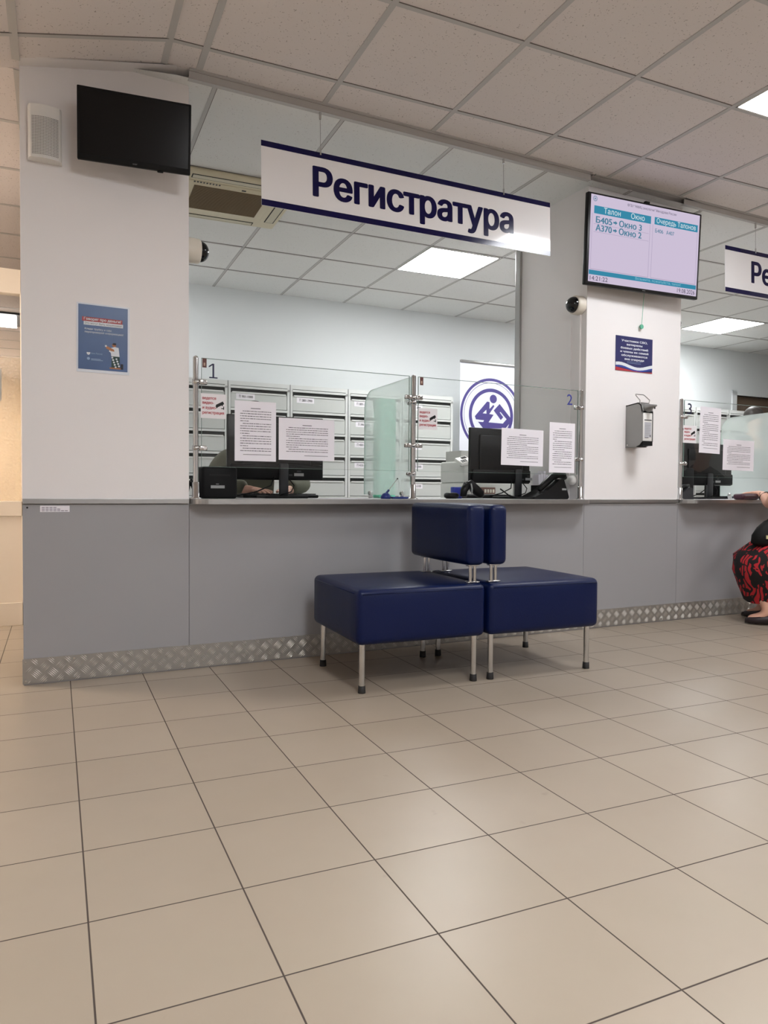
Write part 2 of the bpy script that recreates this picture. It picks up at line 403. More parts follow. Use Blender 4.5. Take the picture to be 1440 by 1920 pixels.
b.add([(-3.2, vb(-3.2, 3.43), 2.44), (-0.13, vb(-0.13, 3.43), 2.565), (-0.13, vb(-0.13, 3.43), ZCOR), (-3.2, vb(-3.2, 3.43), ZCOR)], [(0, 3, 2, 1)], CEILH)
HL = [(2.99, 1.989), (0.59, 0.198), (0.59, -0.996), (6.59, 1.989), (5.39, -0.996), (-1.34, -0.996), (2.39, -2.787)]   # hall lamp tiles: first is visible, the rest added unseen for light
UL = [-2.54, -1.94, -1.34, -0.74, -0.14, 0.44, 0.59, 1.19, 1.79, 2.39, 2.99, 3.59, 4.19, 4.79, 5.39, 5.99, 6.59, 7.19, 7.79, 8.39, 8.99, 9.59, 10.2]
VL = [3.183 - 0.597 * k for k in range(0, 15)]
cpanel(0.60, 10.4, 3.35)
bars = MB()
def bar_v(u, v0, v1, wd=0.013, m=TBAR, dz=0.004, zz=None):
    z = zc(u) if zz is None else zz; bars.box((u - wd, v0, z - dz), (u + wd, v1, z + 0.002), m)
def bar_u(v, u0, u1, wd=0.012, m=TBAR, dz=0.004, zz=None):
    z0 = zc(u0) if zz is None else zz; z1 = zc(u1) if zz is None else zz
    bars.add([(u0, v - wd, z0 - dz), (u1, v - wd, z1 - dz), (u1, v + wd, z1 - dz), (u0, v + wd, z0 - dz), (u0, v - wd, z0), (u1, v - wd, z1), (u1, v + wd, z1), (u0, v + wd, z0)],
             [(0, 3, 2, 1), (0, 1, 5, 4), (2, 3, 7, 6)], m)
for u in UL:
    if u < 0.4: bar_v(u, -5.2, 3.36, 0.015); bar_v(u, 3.44, 13, 0.013, zz=ZCOR)
    else: bar_v(u, -5.2, vb(u, 3.345), 0.014 if u < 0.6 else 0.0125)
for v in VL:
    for u0, u1 in ((-3.2, -0.69), (-0.69, 0.45), (0.45, 10.3)):
        bar_u(v, u0, u1, 0.011, TBAR, 0.003)
        bar_u(v - 0.0122, u0, u1, 0.0013, TBARD, 0.0032)
for k in range(1, 16): bar_u(3.36 + 0.575 * k, -3.2, -0.13, 0.012, TBAR, 0.003, ZCOR)
ce = struct(b.build('ceiling'))
q = MB(); q.add([(0.0, 3.34, 2.574), (0.63, 3.34, 2.701), (0.69, 3.34, 2.701), (0.69, YF, 2.701), (0.63, YF, 2.701), (0.0, YF, 2.574)], [(0, 5, 4, 1), (1, 4, 3, 2)], WALL); q.box((3.03, 3.335, 2.7005), (3.86, YF, 2.702), WALL); struct(q.build('trim_9')); ce.rotation_euler = (0, 0, TH)
gb = bars.build('trim_4'); struct(gb); gb.rotation_euler = (0, 0, TH)
# office ceiling, a little lower
KO = 1.01384; ZO = 2.665
OU = [(1.904 + 0.622 * k) * KO for k in range(-3, 18)]
OV = [v * KO for v in (4.215, 4.82, 5.445, 6.05)]
b = MB(); b.add([(0.5, vb(0.5, 3.352), ZO), (13.5, vb(13.5, 3.352), ZO), (13.5, 7.6, ZO), (0.0, 7.6, ZO), (0.0, 3.45, ZO)], [(0, 4, 3, 2, 1)], CEILO)
oc = struct(b.build('ceiling_office')); oc.rotation_euler = (0, 0, TH)
bars = MB()
for u in OU: bar_v(u, vb(u, 3.352), 7.3, 0.009, TBAR, 0.003, ZO); bars.box((u + 0.009, vb(u, 3.352), ZO - 0.0032), (u + 0.012, 7.3, ZO), TBARD)
for v in OV: bar_u(v, 0.5, 13.5, 0.009, TBAR, 0.003, ZO); bar_u(v - 0.0105, 0.5, 13.5, 0.0018, TBARD, 0.0032, ZO)
g2 = struct(bars.build('trim_5')); g2.rotation_euler = (0, 0, TH)
b = MB()
for x0, x1 in ((0.68, 3.0), (3.77, 6.1)):
    b.box((x0, 3.345, ZO - 0.002), (x1, 3.351, 2.705), TBAR); b.box((x0, 3.345, ZO - 0.004), (x1, 3.372, ZO - 0.001), TBAR)
    b.box((x0, 3.328, 2.694), (x1, 3.345, 2.70), TBAR); b.box((x0, 3.3435, 2.6935), (x1, 3.3455, 2.696), TBARD)
b.box((3.03, 3.335, 2.694), (3.86, 3.35, 2.70), TBAR); 
struct(b.build('trim_6'))
b = MB(); b.box((-3, -5, 3.0), (14, 14, 3.1), WALLO); struct(b.build('ceiling_blocker'))  # unseen slab added to keep background light out of the ceiling void

# lamps
def lamp(tu, tv, z, L, label, E, c, group=None, mname='x', lv=None):
    a = thing('ceiling_light', label, 'ceiling light', (*at(tu + L / 2, tv + (lv or L) / 2), z), TH, group)
    W2, V2 = L / 2 - 0.012, (lv or L) / 2 - 0.012
    f = MB(); fr = 0.008
    for q in (((-W2, -V2, -0.006), (W2, -V2 + fr, 0.0)), ((-W2, V2 - fr, -0.006), (W2, V2, 0.0)), ((-W2, -V2, -0.006), (-W2 + fr, V2, 0.0)), ((W2 - fr, -V2, -0.006), (W2, V2, 0.0))): f.box(q[0], q[1], WHITEP)
    f.build('lamp_frame', a)
    d = MB(); d.box((-W2 + fr, -V2 + fr, -0.005), (W2 - fr, V2 - fr, -0.001), emit('lamp_' + mname, c, E, True)); d.build('lamp_diffuser', a)
    return a
hl = ['square white ceiling light at the upper right edge of the photo', 'added unseen square white hall ceiling light nearest above the camera', 'added unseen square white hall ceiling light straight behind the camera', 'added unseen square white hall ceiling light past the right photo edge',
      'added unseen square white hall ceiling light behind the camera to the right', 'added unseen square white hall ceiling light behind the camera to the left', 'added unseen square white hall ceiling light farthest behind the camera']
for (tu, tv), t in zip(HL, hl): lamp(tu, tv, 2.70, 0.60, t, HALL_E * (0.76 if tu == 2.99 else 1.0), HALL_C, None, 'hall_near' if tu == 2.99 else 'hall', 0.597)
lamp(2.526 * KO, 4.82 * KO, ZO, 0.622 * KO, 'square bright ceiling light below the left hanging sign', OFFICE_E, OFFICE_C, None, 'office', 0.625 * KO)
lamp(6.258 * KO, 5.445 * KO, ZO, 0.622 * KO, 'square bright ceiling light right of the middle pillar, above the right window', OFFICE_E, OFFICE_C, None, 'office', 0.605 * KO)
lamp(0.038 * KO, 5.445 * KO, ZO, 0.622 * KO, 'added dimmer square office fill light hidden behind the left pillar', OFFICE_E * 0.3, OFFICE_C, None, 'office_fill', 0.605 * KO)  # hidden lamp added to brighten the left part of the office wall
lamp(4.392 * KO, 4.82 * KO, ZO, 0.622 * KO, 'added square bright office fill light hidden behind the middle pillar', OFFICE_E, OFFICE_C, None, 'office', 0.625 * KO)  # hidden lamp added for more office light
# corridor lamp: louvred with four tubes, seen through the glazed door; a warm one nearer
def tubes(x, y, z, label, E, c, nm):
    a = thing('louvre_light', label, 'ceiling light', (x, y, z), 0.0)
    m = MB(); m.box((-0.6, -0.3, 0.005), (0.6, 0.3, 0.02), DGREY); m.build('lamp_housing', a)
    for k in range(4):
        t = MB(); t.cyl((-0.57, -0.225 + 0.15 * k, -0.012), (0.57, -0.225 + 0.15 * k, -0.012), 0.014, emit(nm, c, E, True), n=8); t.build('tube', a)
tubes(-0.60, 8.45, 2.546, 'four tube louvre light on the corridor ceiling behind the glazed door', 5, (1, 0.97, 0.93), 'tube_white')
lamp(-1.94, 4.2, 2.57, 0.6, 'warm ceiling light over the passage left of the first pillar', WARM_E * 1.6, WARM_C, None, 'warm', 0.597)
lamp(-1.94, 11.0, 2.57, 0.6, 'added unseen warm fill light at the end of the corridor', WARM_E * 2.2, WARM_C, None, 'warm_fill', 0.597)  # unseen lamp added to lighten the corridor end wall

# glazed corridor door at the far left
PATG = glass_mat('patterned_glass', (0.96, 0.93, 0.88), 0.30, (0.86, 0.80, 0.72), 0.2)
nt = PATG.node_tree
tcn = nt.nodes.new('ShaderNodeTexCoord'); vo = nt.nodes.new('ShaderNodeTexVoronoi'); vo.inputs['Scale'].default_value = 60
nt.links.new(tcn.outputs['Object'], vo.inputs['Vector']); bpn = nt.nodes.new('ShaderNodeBump'); bpn.inputs['Distance'].default_value = 0.01; nt.links.new(vo.outputs['Distance'], bpn.inputs['Height'])
for nd in nt.nodes:
    if nd.type in ('BSDF_DIFFUSE', 'BSDF_GLOSSY', 'BSDF_TRANSLUCENT'): nt.links.new(bpn.outputs[0], nd.inputs['Normal'])
YD = 4.97
dr = bpy.data.objects.new('door_1', None); COL.objects.link(dr); dr.location = (-0.6, YD, 0); struct(dr)
m = MB()
for a, c in (((-1.9, -0.03, 2.0), (0.63, 0.04, 2.145)), ((-1.9, -0.03, 0.665), (0.63, 0.04, 0.755)), ((-1.9, -0.03, 0.0), (0.63, 0.04, 0.14)), ((-1.9, -0.02, 0.14), (0.63, 0.03, 0.665)), ((0.60, -0.03, 0), (0.632, 0.04, 2.145)), ((-0.45, -0.03, 0.0), (-0.38, 0.04, 2.14))): m.box(a, c, DOORP)
m.build('frame', dr, bevel=0.003)
m = MB(); m.box((-1.9, 0.0, 1.62), (0.6, 0.008, 2.0), GLASS); m.build('clear_pane', dr)
m = MB(); m.box((-1.9, 0.0, 0.755), (0.6, 0.008, 1.62), PATG); m.build('patterned_pane', dr)
m = MB(); m.prism([(0.46, 1.345), (0.485, 1.345), (0.498, 1.36), (0.5, 1.54), (0.46, 1.56)], 0, 0.012, GREYP, front(0, -0.031, 0)); m.build('plate', dr)

# ------------------------------------------------------------------ counter worktops
def worktop(x0, x1, label):
    r = 0.08; y0, y1 = YF - 0.10, 4.2; P = []
    for k in range(9): t = R(180 + 90 * k / 8); P.append((x0 + r + r * math.cos(t), y0 + r + r * math.sin(t)))
    for k in range(9): t = R(270 + 90 * k / 8); P.append((x1 - r + r * math.cos(t), y0 + r + r * math.sin(t)))
    P += [(x1, y1), (x0, y1)]
    b = MB(); b.prism(P, 0.767, 0.79, mat('worktop', (190, 190, 190), 0.3, var=0.02), None, ALU)
    return tag(b.build('worktop'), label, 'counter')
worktop(0.696, 3.046, 'long grey counter top with aluminium edge under the left and centre windows')
worktop(3.842, 6.19, 'grey counter top with rounded aluminium corner under the right window')
# folders and supports under the worktops stay hidden behind the apron

# ------------------------------------------------------------------ glass posts and panels
XP = [0.724, 1.869, 3.018, 3.858, 5.003]
def post(x, label, clamps, divc):
    o = thing('glass_post', label, 'post', (x, YF, 0.79), 0, 'chrome posts holding the counter glass')
    m = MB(); m.cyl((0, 0, 0), (0, 0, 0.65), 0.0125, CHROME, n=20); m.lathe([(0.0125, 0.65), (0.0105, 0.656), (0.005, 0.659), (0.0, 0.66)], CHROME); m.build('pole', o)
    m = MB(); m.lathe([(0.028, 0), (0.028, 0.004), (0.017, 0.008), (0.0165, 0.075), (0.0125, 0.078)], CHROME); m.build('base_flange', o)
    for z, dirs in clamps:
        m = MB(); m.lathe([(0.0165, -0.011), (0.0165, 0.011)], CHROME, T(0, 0, z))
        for d in dirs:
            dx, dy = d; M_ = T(0, 0, z) @ RZ(math.atan2(dy, dx))
            m.rbox((0.013, -0.012, -0.012), (0.052, 0.012, 0.012), 0.005, CHROME, M_); m.cyl((0.038, -0.017, 0), (0.038, 0.017, 0), 0.0075, CHROME, n=12, M=M_)
        m.build('clamp', o)
    return o
post(XP[0], 'chrome glass post at the left end beside the first pillar', [(0.54, [(1, 0)]), (0.235, [(1, 0)])], 0)
post(XP[1], 'chrome glass post between the left and centre windows carrying three clamps', [(0.54, [(1, 0), (-1, 0)]), (0.515, [(0, 1)]), (0.285, [(1, 0), (-1, 0)]), (0.135, [(0, 1)])], 0)
post(XP[2], 'chrome glass post against the left side of the middle pillar', [(0.55, [(-1, 0)]), (0.24, [(-1, 0)])], 0)
post(XP[3], 'chrome glass post at the right window, right of the middle pillar', [(0.54, [(1, 0)]), (0.235, [(1, 0)])], 0)
post(XP[4], 'chrome glass post at the right end of the right window', [(0.54, [(1, 0), (-1, 0)]), (0.235, [(1, 0), (-1, 0)])], 0)
def pane(x0, x1, label):
    o = thing('glass_screen', label, 'glass screen', ((x0 + x1) / 2, YF, 0.94)); w2 = (x1 - x0) / 2
    m = MB(); m.box((-w2, -0.003, 0), (w2, 0.003, 0.501), GLASS); m.build('pane', o)
    m = MB(); e = 0.0012
    for a, c in (((-w2, -0.0032, 0.5), (w2, 0.0032, 0.5022)), ((-w2, -0.0032, -0.001), (w2, 0.0032, 0.0)), ((-w2 - e, -0.0032, 0), (-w2, 0.0032, 0.501)), ((w2, -0.0032, 0), (w2 + e, 0.0032, 0.501))): m.box(a, c, GEDGE)
    m.build('polished_edge', o)
    return o, (x0 + x1) / 2
YG = YF - 0.0035
for x0, x1, num, nx, nz, hgt, nm in ((0.751, 1.842, '1', 0.775, 1.351, 0.066, NAVYD), (1.897, 2.99, '2', 2.905, 1.352, 0.066, BLUEINK), (3.886, 4.976, '3', 3.912, 1.35, 0.075, NAVYD)):
    o, cx = pane(x0, x1, {'1': 'clear glass counter screen nearest the left pillar', '2': 'clear glass counter screen touching the middle pillar on its left', '3': 'clear glass counter screen right of the middle pillar'}[num])
    m = MB()
    if num != '1': m.text(num, nx - cx, nz - 0.94, hgt, nm, front(0, -0.0036, 0), 0, None, 'L', 0.008)
    else:
        G = front(-cx, -0.0036, -0.94); m.rect(0.800, 1.351, 0.8085, 1.419, nm, G); m.rect(0.785, 1.351, 0.824, 1.357, nm, G, 0.0001); m.flat([(0.783, 1.400), (0.800, 1.411), (0.8085, 1.419), (0.800, 1.419), (0.783, 1.407)], nm, G, 0.0002)
    m.build('number', o)
def brown_tag(x, z, label):
    m = MB(); m.box((x, YG - 0.001, z - 0.042), (x + 0.02, YG, z), mat('brown_tag', (92, 48, 40), 0.5))
    m.rect(x + 0.006, z - 0.034, x + 0.014, z - 0.02, mat('tag_print', (180, 150, 130), 0.6), front(0, YG - 0.0012, 0)) 
    tag(m.build('glass_tag'), label, 'sticker')
brown_tag(0.753, 1.440, 'small brown tag beside the dark numeral at the left glass post')
brown_tag(1.905, 1.440, 'small brown tag next to the post that carries the frosted divider')
def divider(x, label):
    o = thing('frosted_divider', label, 'glass divider', (x, YF + 0.025, 0.80))
    D, Hh, r = 0.588, 0.642, 0.11; P = [(0, 0.01), (D, 0.01)]
    for k in range(11): t = R(90 * k / 10); P.append((D - r + r * math.cos(t), Hh - 0.01 - r + r * math.sin(t)))
    P.append((0, Hh + 0.0)); Mx = basis((0, 0, 0), (0, 1, 0), (0, 0, 1))
    m = MB(); m.prism(P, -0.004, 0.004, FROST, Mx, mat('frosted_edge', (150, 185, 175), 0.3)); m.build('frosted_pane', o)
    for y in (0.09, 0.5):
        m = MB(); m.rbox((-0.011, y - 0.014, -0.010), (0.011, y + 0.014, 0.035), 0.006, CHROME); m.cyl((-0.015, y, 0.02), (0.015, y, 0.02), 0.009, CHROME, n=12); m.build('foot_clamp', o)
    return o
divider(XP[1], 'frosted glass divider standing behind the post between the left and centre windows')
divider(XP[4], 'frosted glass divider at the right edge of the right window')

# notices on the glass
def notice(x0, z0, x1, z1, label, seed, roll=0.0):
    rnd = random.Random(seed); W, Hh = x1 - x0, z1 - z0
    o = thing('notice_sheet', label, 'notice', ((x0 + x1) / 2, YG - 0.0012, z0), 0, 'printed notices on the glass'); o.rotation_euler = (0, roll, 0)
    m = MB(); m.box((-W / 2, -0.0003, 0), (W / 2, 0.0003, Hh), PAPER); m.build('sheet', o)
    m = MB(); F = front(0, -0.0007, 0); port = Hh > W; lines = 17 if port else 12; lh = (0.70 if port else 0.62) * Hh / lines; y = Hh * (0.875 if port else 0.83)
    m.rect(-0.024, y, 0.024, y + 0.003, INK, F); y -= lh * 1.2
    for k in range(lines):
        x = -W / 2 + W * 0.13 + (0.012 if k % 5 == 0 else 0); xe = W / 2 * (0.76 if k % 5 != 4 else rnd.uniform(-0.5, 0.3))
        while x < xe:
            ww = min(rnd.uniform(0.004, 0.018), xe - x); m.rect(x, y, x + ww, y + lh * rnd.uniform(0.22, 0.28), INK, F); x += ww + rnd.uniform(0.0014, 0.003)
        y -= lh
    m.rect(-W * (0.3 if port else 0.05), Hh * 0.105, W * 0.38, Hh * 0.105 + 0.0022, INK, F)
    m.build('printed_text', o)
notice(0.905, 0.971, 1.108, 1.256, 'upright printed notice on the left glass, left of the two sheets', 1)
notice(1.122, 0.981, 1.414, 1.186, 'wide printed notice on the left glass, right of the upright sheet', 2)
notice(2.433, 0.984, 2.729, 1.193, 'wide printed notice on the centre glass in front of the monitor', 3, R(0.8))
notice(2.775, 0.948, 2.966, 1.243, 'upright printed notice on the centre glass beside the middle pillar', 4, R(0.4))
notice(4.022, 1.100, 4.222, 1.406, 'upright printed notice on the right glass under the number', 5, R(1.5))
notice(4.253, 0.990, 4.565, 1.198, 'wide printed notice on the right glass over the frosted divider', 6, R(0.8))
def video_sign(x0, z0, label, W=0.117, Hh=0.114):
    o = thing('surveillance_notice', label, 'notice', (x0 + W / 2, YG - 0.0012, z0), 0, 'square video surveillance notices')
    m = MB(); m.box((-W / 2, -0.0003, 0), (W / 2, 0.0003, Hh), mat('notice_white', (232, 228, 230), 0.6)); m.build('sheet', o)
    m = MB(); F = front(0, -0.0007, 0)
    for t, y, wd in (('ведется', 0.087, 0.062), ('видео-', 0.066, 0.052), ('и аудио-', 0.043, 0.064), ('регистрация', 0.020, 0.100)): m.text(t, -W / 2 + 0.008, y, 0.0135, RED, F, 0, wd, 'L', 0.03)
    m.build('red_text', o)
    m = MB(); K = F @ T(0.032, 0.066, 0) @ RZ(R(28))
    m.rect(-0.020, -0.006, 0.018, 0.008, BLACK, K); m.flat([(-0.024, -0.008), (-0.019, -0.008), (-0.019, 0.004), (-0.024, 0.004)], BLACK, K); m.flat([(0.004, -0.010), (0.010, -0.010), (0.010, -0.006), (0.004, -0.006)], BLACK, K)
    m.rect(0.036, 0.046, 0.049, 0.050, BLACK, F); m.rect(0.046, 0.043, 0.050, 0.058, BLACK, F)
    m.build('camera_symbol', o)
video_sign(0.746, 1.165, 'square red lettered surveillance notice on the left glass')
video_sign(1.896, 1.162, 'square red lettered surveillance notice on the centre glass')
video_sign(3.876, 1.162, 'square red lettered surveillance notice on the right glass')

# ------------------------------------------------------------------ hanging signs
def sign(x0, label, hooks):
    W, Hh, z0 = 1.695, 0.302, 2.163
    o = thing('hanging_sign', label, 'sign', (x0, 3.345, z0)); o.rotation_euler = (R(-1.2), R(-0.45), 0)
    m = MB(); m.box((0, -0.002, 0), (W, 0.002, Hh), SIGNW); m.build('sign_panel', o)
    m = MB(); F = front(0, -0.0026, 0)
    m.rect(0, 0, W, 0.029, NAVY, F); m.rect(0, Hh - 0.027, W, Hh, NAVY, F); m.build('stripe', o)
    m = MB(); m.text('Регистратура', 0.262, 0.090, 0.139, NAVY, F, 0, 1.170, 'L', 0.042); m.build('lettering', o)
    for hx in hooks:
        m = MB(); m.cyl((hx, 0, Hh - 0.01), (hx, 0, Hh + 0.165), 0.0018, CHROME, n=6); m.cyl((hx, 0, Hh - 0.012), (hx, 0, Hh + 0.022), 0.005, CHROME, n=10)
        m.cyl((hx, 0, Hh + 0.160), (hx, 0, Hh + 0.225), 0.006, CHROME, n=10); m.box((hx - 0.02, -0.006, Hh + 0.224), (hx + 0.02, 0.006, Hh + 0.230), CHROME); m.build('hanger', o)
    return o
sign(1.013, 'white hanging sign with blue stripes between the first two pillars', (0.298, 1.376))
sign(4.158, 'white hanging sign cut off by the right photo edge', (0.302, 1.376))

# ------------------------------------------------------------------ screens on the pillars
def tilt_basis(c, yaw, tilt, roll):
    cw, sw = math.cos(yaw), math.sin(yaw); r = Vector((cw, sw, 0)); n = Vector((sw, -cw, 0))
    up = Vector((0, 0, 1)) * math.cos(tilt) + n * math.sin(tilt)
    r2 = r * math.cos(roll) + up * math.sin(roll); u2 = up * math.cos(roll) - r * math.sin(roll)
    return basis(c, r2, u2)
a = thing('wall_monitor', 'black switched off monitor tilted down on the left pillar', 'monitor'); 
a.matrix_world = tilt_basis((0.4378, 3.25, 2.3345), R(-7.7), R(8.47), R(-0.47)); W, Hh = 0.452, 0.283
m = MB(); m.rbox((-W / 2, -Hh / 2, -0.022), (W / 2, Hh / 2, 0), 0.004, BLACKM); m.rbox((-0.16, -0.1, -0.05), (0.16, 0.1, -0.018), 0.012, BLACKM); m.build('casing', a)
m = MB(); m.rect(-W / 2 + 0.010, -Hh / 2 + 0.022, W / 2 - 0.010, Hh / 2 - 0.010, SCREENK, T(0, 0, 0.0006)); m.build('screen', a)
m = MB(); m.text('acer', 0.0, -Hh / 2 + 0.007, 0.008, mat('pale_print', (120, 120, 122), 0.5), T(0, 0, 0.0006), 0, None, 'C'); m.build('lettering', a)
m = MB(); m.rbox((0.09, -Hh / 2 - 0.006, -0.018), (0.115, -Hh / 2 + 0.001, -0.004), 0.003, BLACKM); m.build('button', a)
m = MB(); m.box((-0.05, -0.05, -0.062), (0.05, 0.05, -0.05), BLACKM); m.cyl((0, 0, -0.06), (0.01, 0.02, -0.115), 0.018, BLACKM); m.rbox((-0.04, -0.03, -0.125), (0.06, 0.07, -0.112), 0.004, BLACKM); m.build('wall_bracket', a)

a = thing('queue_display', 'lit queue display screen hung on the middle pillar', 'screen')
a.matrix_world = tilt_basis((3.3982, 3.30, 2.3167), R(-2.06), R(2.84), R(0.59)); W, Hh = 0.895, 0.5265
m = MB(); m.rbox((-W / 2, -Hh / 2, -0.03), (W / 2, Hh / 2, 0), 0.006, BLACK); m.rbox((-0.3, -0.22, -0.06), (0.3, 0.14, -0.02), 0.015, BLACKM); m.build('casing', a)
m = MB(); m.rbox((-0.015, Hh / 2 - 0.004, -0.02), (0.02, Hh / 2 + 0.012, 0.0), 0.004, BLACKM); m.build('sensor', a)
def U(u): return (u - 0.5) * W
def V(v): return (0.5 - v) * Hh
m = MB(); m.rect(U(0.022), V(0.965), U(0.981), V(0.022), emit('screen_lavender', (212, 199, 222), 0.92), T(0, 0, 0.0006)); m.build('screen', a)
TEAL = emit('screen_teal', (62, 146, 178), 0.85); TXT = emit('screen_text', (84, 140, 168), 0.8); SW = emit('screen_white', (225, 236, 242), 0.95); SDK = emit('screen_dark', (78, 74, 98), 0.8); SLN = emit('screen_line', (184, 172, 200), 0.85)
m = MB(); Z = T(0, 0, 0.0012)
m.rect(U(.05), V(.225), U(.535), V(.14), TEAL, Z); m.rect(U(.567), V(.22), U(.965), V(.138), TEAL, Z); m.rect(U(.025), V(.887), U(.975), V(.838), TEAL, Z)
m.build('header_bar', a)
m = MB()
for u0, u1 in ((.035, .53), (.552, .965)):
    for q in ((u0, .225, u0 + .003, .83), (u1 - .003, .225, u1, .83), (u0, .824, u1, .83)): m.rect(U(q[0]), V(q[3]), U(q[2]), V(q[1]), SLN, Z)
for v in (.335, .42): m.rect(U(.05), V(v + .004), U(.52), V(v), SLN, Z)
m.build('table_line', a)
Z2 = T(0, 0, 0.0018)
def stext(*q, name='screen_text'):
    t = MB(); t.text(*q); t.build(name, a)
stext('ФГБУ "НМИЦ онкологии" Минздрава России', U(.325), V(.080), 0.015, SDK, Z2, 0, W * .435)
stext('Талон', U(.13), V(.208), 0.032, SW, Z2, 0, W * .14); stext('Окно', U(.36), V(.208), 0.032, SW, Z2, 0, W * .118)
stext('Очередь Талонов', U(.585), V(.202), 0.030, SW, Z2, 0, W * .36)
for v, c1, c2 in ((.322, 'Б405', 'Окно 3'), (.408, 'А370', 'Окно 2')):
    stext(c1, U(.068), V(v), 0.036, TXT, Z2, 0, W * .132, 'L', 0.03); stext(c2, U(.262), V(v), 0.036, TXT, Z2, 0, W * .193, 'L', 0.03)
    y = V(v - .033); t = MB(); t.flat([(U(.212), y - .005), (U(.228), y - .005), (U(.228), y - .012), (U(.246), y), (U(.228), y + .012), (U(.228), y + .005), (U(.212), y + .005)], TXT, Z2); t.build('screen_arrow', a)
stext('Б406', U(.575), V(.31), 0.023, TXT, Z2, 0, W * .072, 'L', 0.01); stext('А407', U(.675), V(.31), 0.023, TXT, Z2, 0, W * .072, 'L', 0.01)
stext('Возьмите, пожалуйста, талон!', U(.42), V(.874), 0.016, emit('screen_pale', (140, 198, 216), 0.95), Z2, 0, W * .41)
stext('14:21:22', U(.035), V(.948), 0.026, SDK, Z2, 0, W * .148); stext('19.08.2026', U(.80), V(.948), 0.026, SDK, Z2, 0, W * .165)
m = MB(); m.ring(U(.055), V(.068), 0.013, 0.0155, TXT, Z2, 0, 32); m.ring(U(.055), V(.068), 0.0095, 0.0108, TXT, Z2, 0, 32)
m.flat([(U(.055) - .006, V(.068)), (U(.055), V(.068) - .006), (U(.055) + .006, V(.068)), (U(.055), V(.068) + .006)], TXT, Z2); m.build('screen_emblem', a)
m = MB(); m.rect(-0.012, V(.988), 0.012, V(.981), mat('pale_print', (120, 120, 122), 0.5), T(0, 0, 0.0007)); m.build('badge', a)
m = MB(); m.box((-0.2, -0.12, -0.075), (0.2, 0.10, -0.055), BLACKM); m.box((-0.12, -0.08, -0.112), (0.12, 0.08, -0.07), BLACKM); m.build('wall_bracket', a)
# green pendant hanging below the display
a = thing('pendant_cord', 'thin green cord with round green weight hanging below the lit display', 'cord', (3.478, 3.40, 1.87))
m = MB(); m.cyl((0, 0, 0), (0.0, -0.02, 0.26), 0.0016, mat('green_cord', (96, 176, 146), 0.6), n=6); m.build('cord', a)
m = MB(); m.cyl((0, -0.004, 0), (0, 0.004, 0), 0.014, mat('green_cord', (96, 176, 146), 0.6), n=20); m.build('weight', a)

# ------------------------------------------------------------------ wall speaker
a = thing('wall_speaker', 'white wall speaker beside the black monitor on the left pillar', 'speaker', (0.098, YF, 2.305))
m = MB()
prof = [(-0.066, 0), (0.066, 0), (0.062, -0.035)] + [(0.055 - 0.11 * k / 8, -0.045 - 0.012 * math.sin(math.pi * k / 8)) for k in range(9)] + [(-0.062, -0.035)]
m.prism([(x, y) for x, y in prof][::-1], -0.108, 0.108, WHITEP); m.build('casing', a, bevel=0.003)
m = MB(); HOLE = mat('grille_hole', (112, 106, 104), 0.8)
for i in range(17):
    for j in range(30):
        x = -0.048 + 0.006 * i; z = -0.094 + 0.0063 * j
        if j > 24: continue
        y = -0.0462 - 0.0118 * math.sin(math.pi * (0.055 - x) / 0.11)
        m.add([(x - .0017, y, z - .0017), (x + .0017, y, z - .0017), (x + .0017, y, z + .0017), (x - .0017, y, z + .0017)], [(0, 1, 2, 3)], HOLE)
m.build('grille', a)

# ------------------------------------------------------------------ posters
a = thing('wall_poster', 'blue poster with white border on the left pillar', 'poster', (0.216, YF - 0.0015, 1.338)); a.rotation_euler = (0, R(0.4), 0)
W, Hh = 0.216, 0.297; F = front(0, -0.0014, 0)
m = MB(); m.box((0, -0.0008, 0), (W, 0.001, Hh), mat('poster_white', (214, 218, 226), 0.35)); m.build('sheet', a)
m = MB(); PB = mat('poster_blue', (44, 78, 128), 0.35, var=0.18, vscale=9); m.rect(W * .03, Hh * .042, W * .965, Hh * .978, PB, F); m.build('blue_print', a)
def px(u): return W * u
def py(v): return Hh * (1 - v)
F2 = front(0, -0.0018, 0); F3 = front(0, -0.0022, 0); PW = mat('poster_print', (216, 220, 226), 0.5); PR = mat('poster_red', (158, 44, 48), 0.5)
m = MB(); m.rect(px(.10), py(.262), px(.86), py(.20), PR, F2); m.rect(px(.13), py(.315), px(.875), py(.262), PW, F2); m.build('title_band', a)
m = MB()
m.text('Говорят про деньги?', px(.135), py(.245), 0.0115, PW, F3, 0, W * .70, 'L', 0.03); m.text('Это могут быть мошенники!', px(.15), py(.302), 0.0085, INK, F3, 0, W * .70)
m.text('Клади трубку и сам', px(.15), py(.382), 0.008, PW, F3, 0, W * .50); m.text('перепроверяй информацию!', px(.15), py(.427), 0.008, PW, F3, 0, W * .73)
m.build('lettering', a); m = MB(); m.text('Банк России', px(.27), py(.733), 0.007, mat('poster_dim', (140, 165, 200), 0.5), F3, 0, W * .21)
for k in range(2): m.rect(px(.27), py(.806 + .016 * k), px(.45 + .04 * k), py(.798 + .016 * k), mat('poster_dim', (140, 165, 200), 0.5), F3)
m.build('publisher_text', a)
m = MB(); m.flat([(px(.185), py(.71)), (px(.255), py(.71)), (px(.25), py(.735)), (px(.22), py(.752)), (px(.19), py(.735))][::-1], PW, F3); m.disc(px(.22), py(.80), 0.006, mat('poster_dim', (140, 165, 200), 0.5), F3); m.build('emblem', a)
m = MB(); SK = mat('poster_skin', (168, 112, 74), 0.6); DKG = mat('poster_trousers', (38, 66, 62), 0.6)
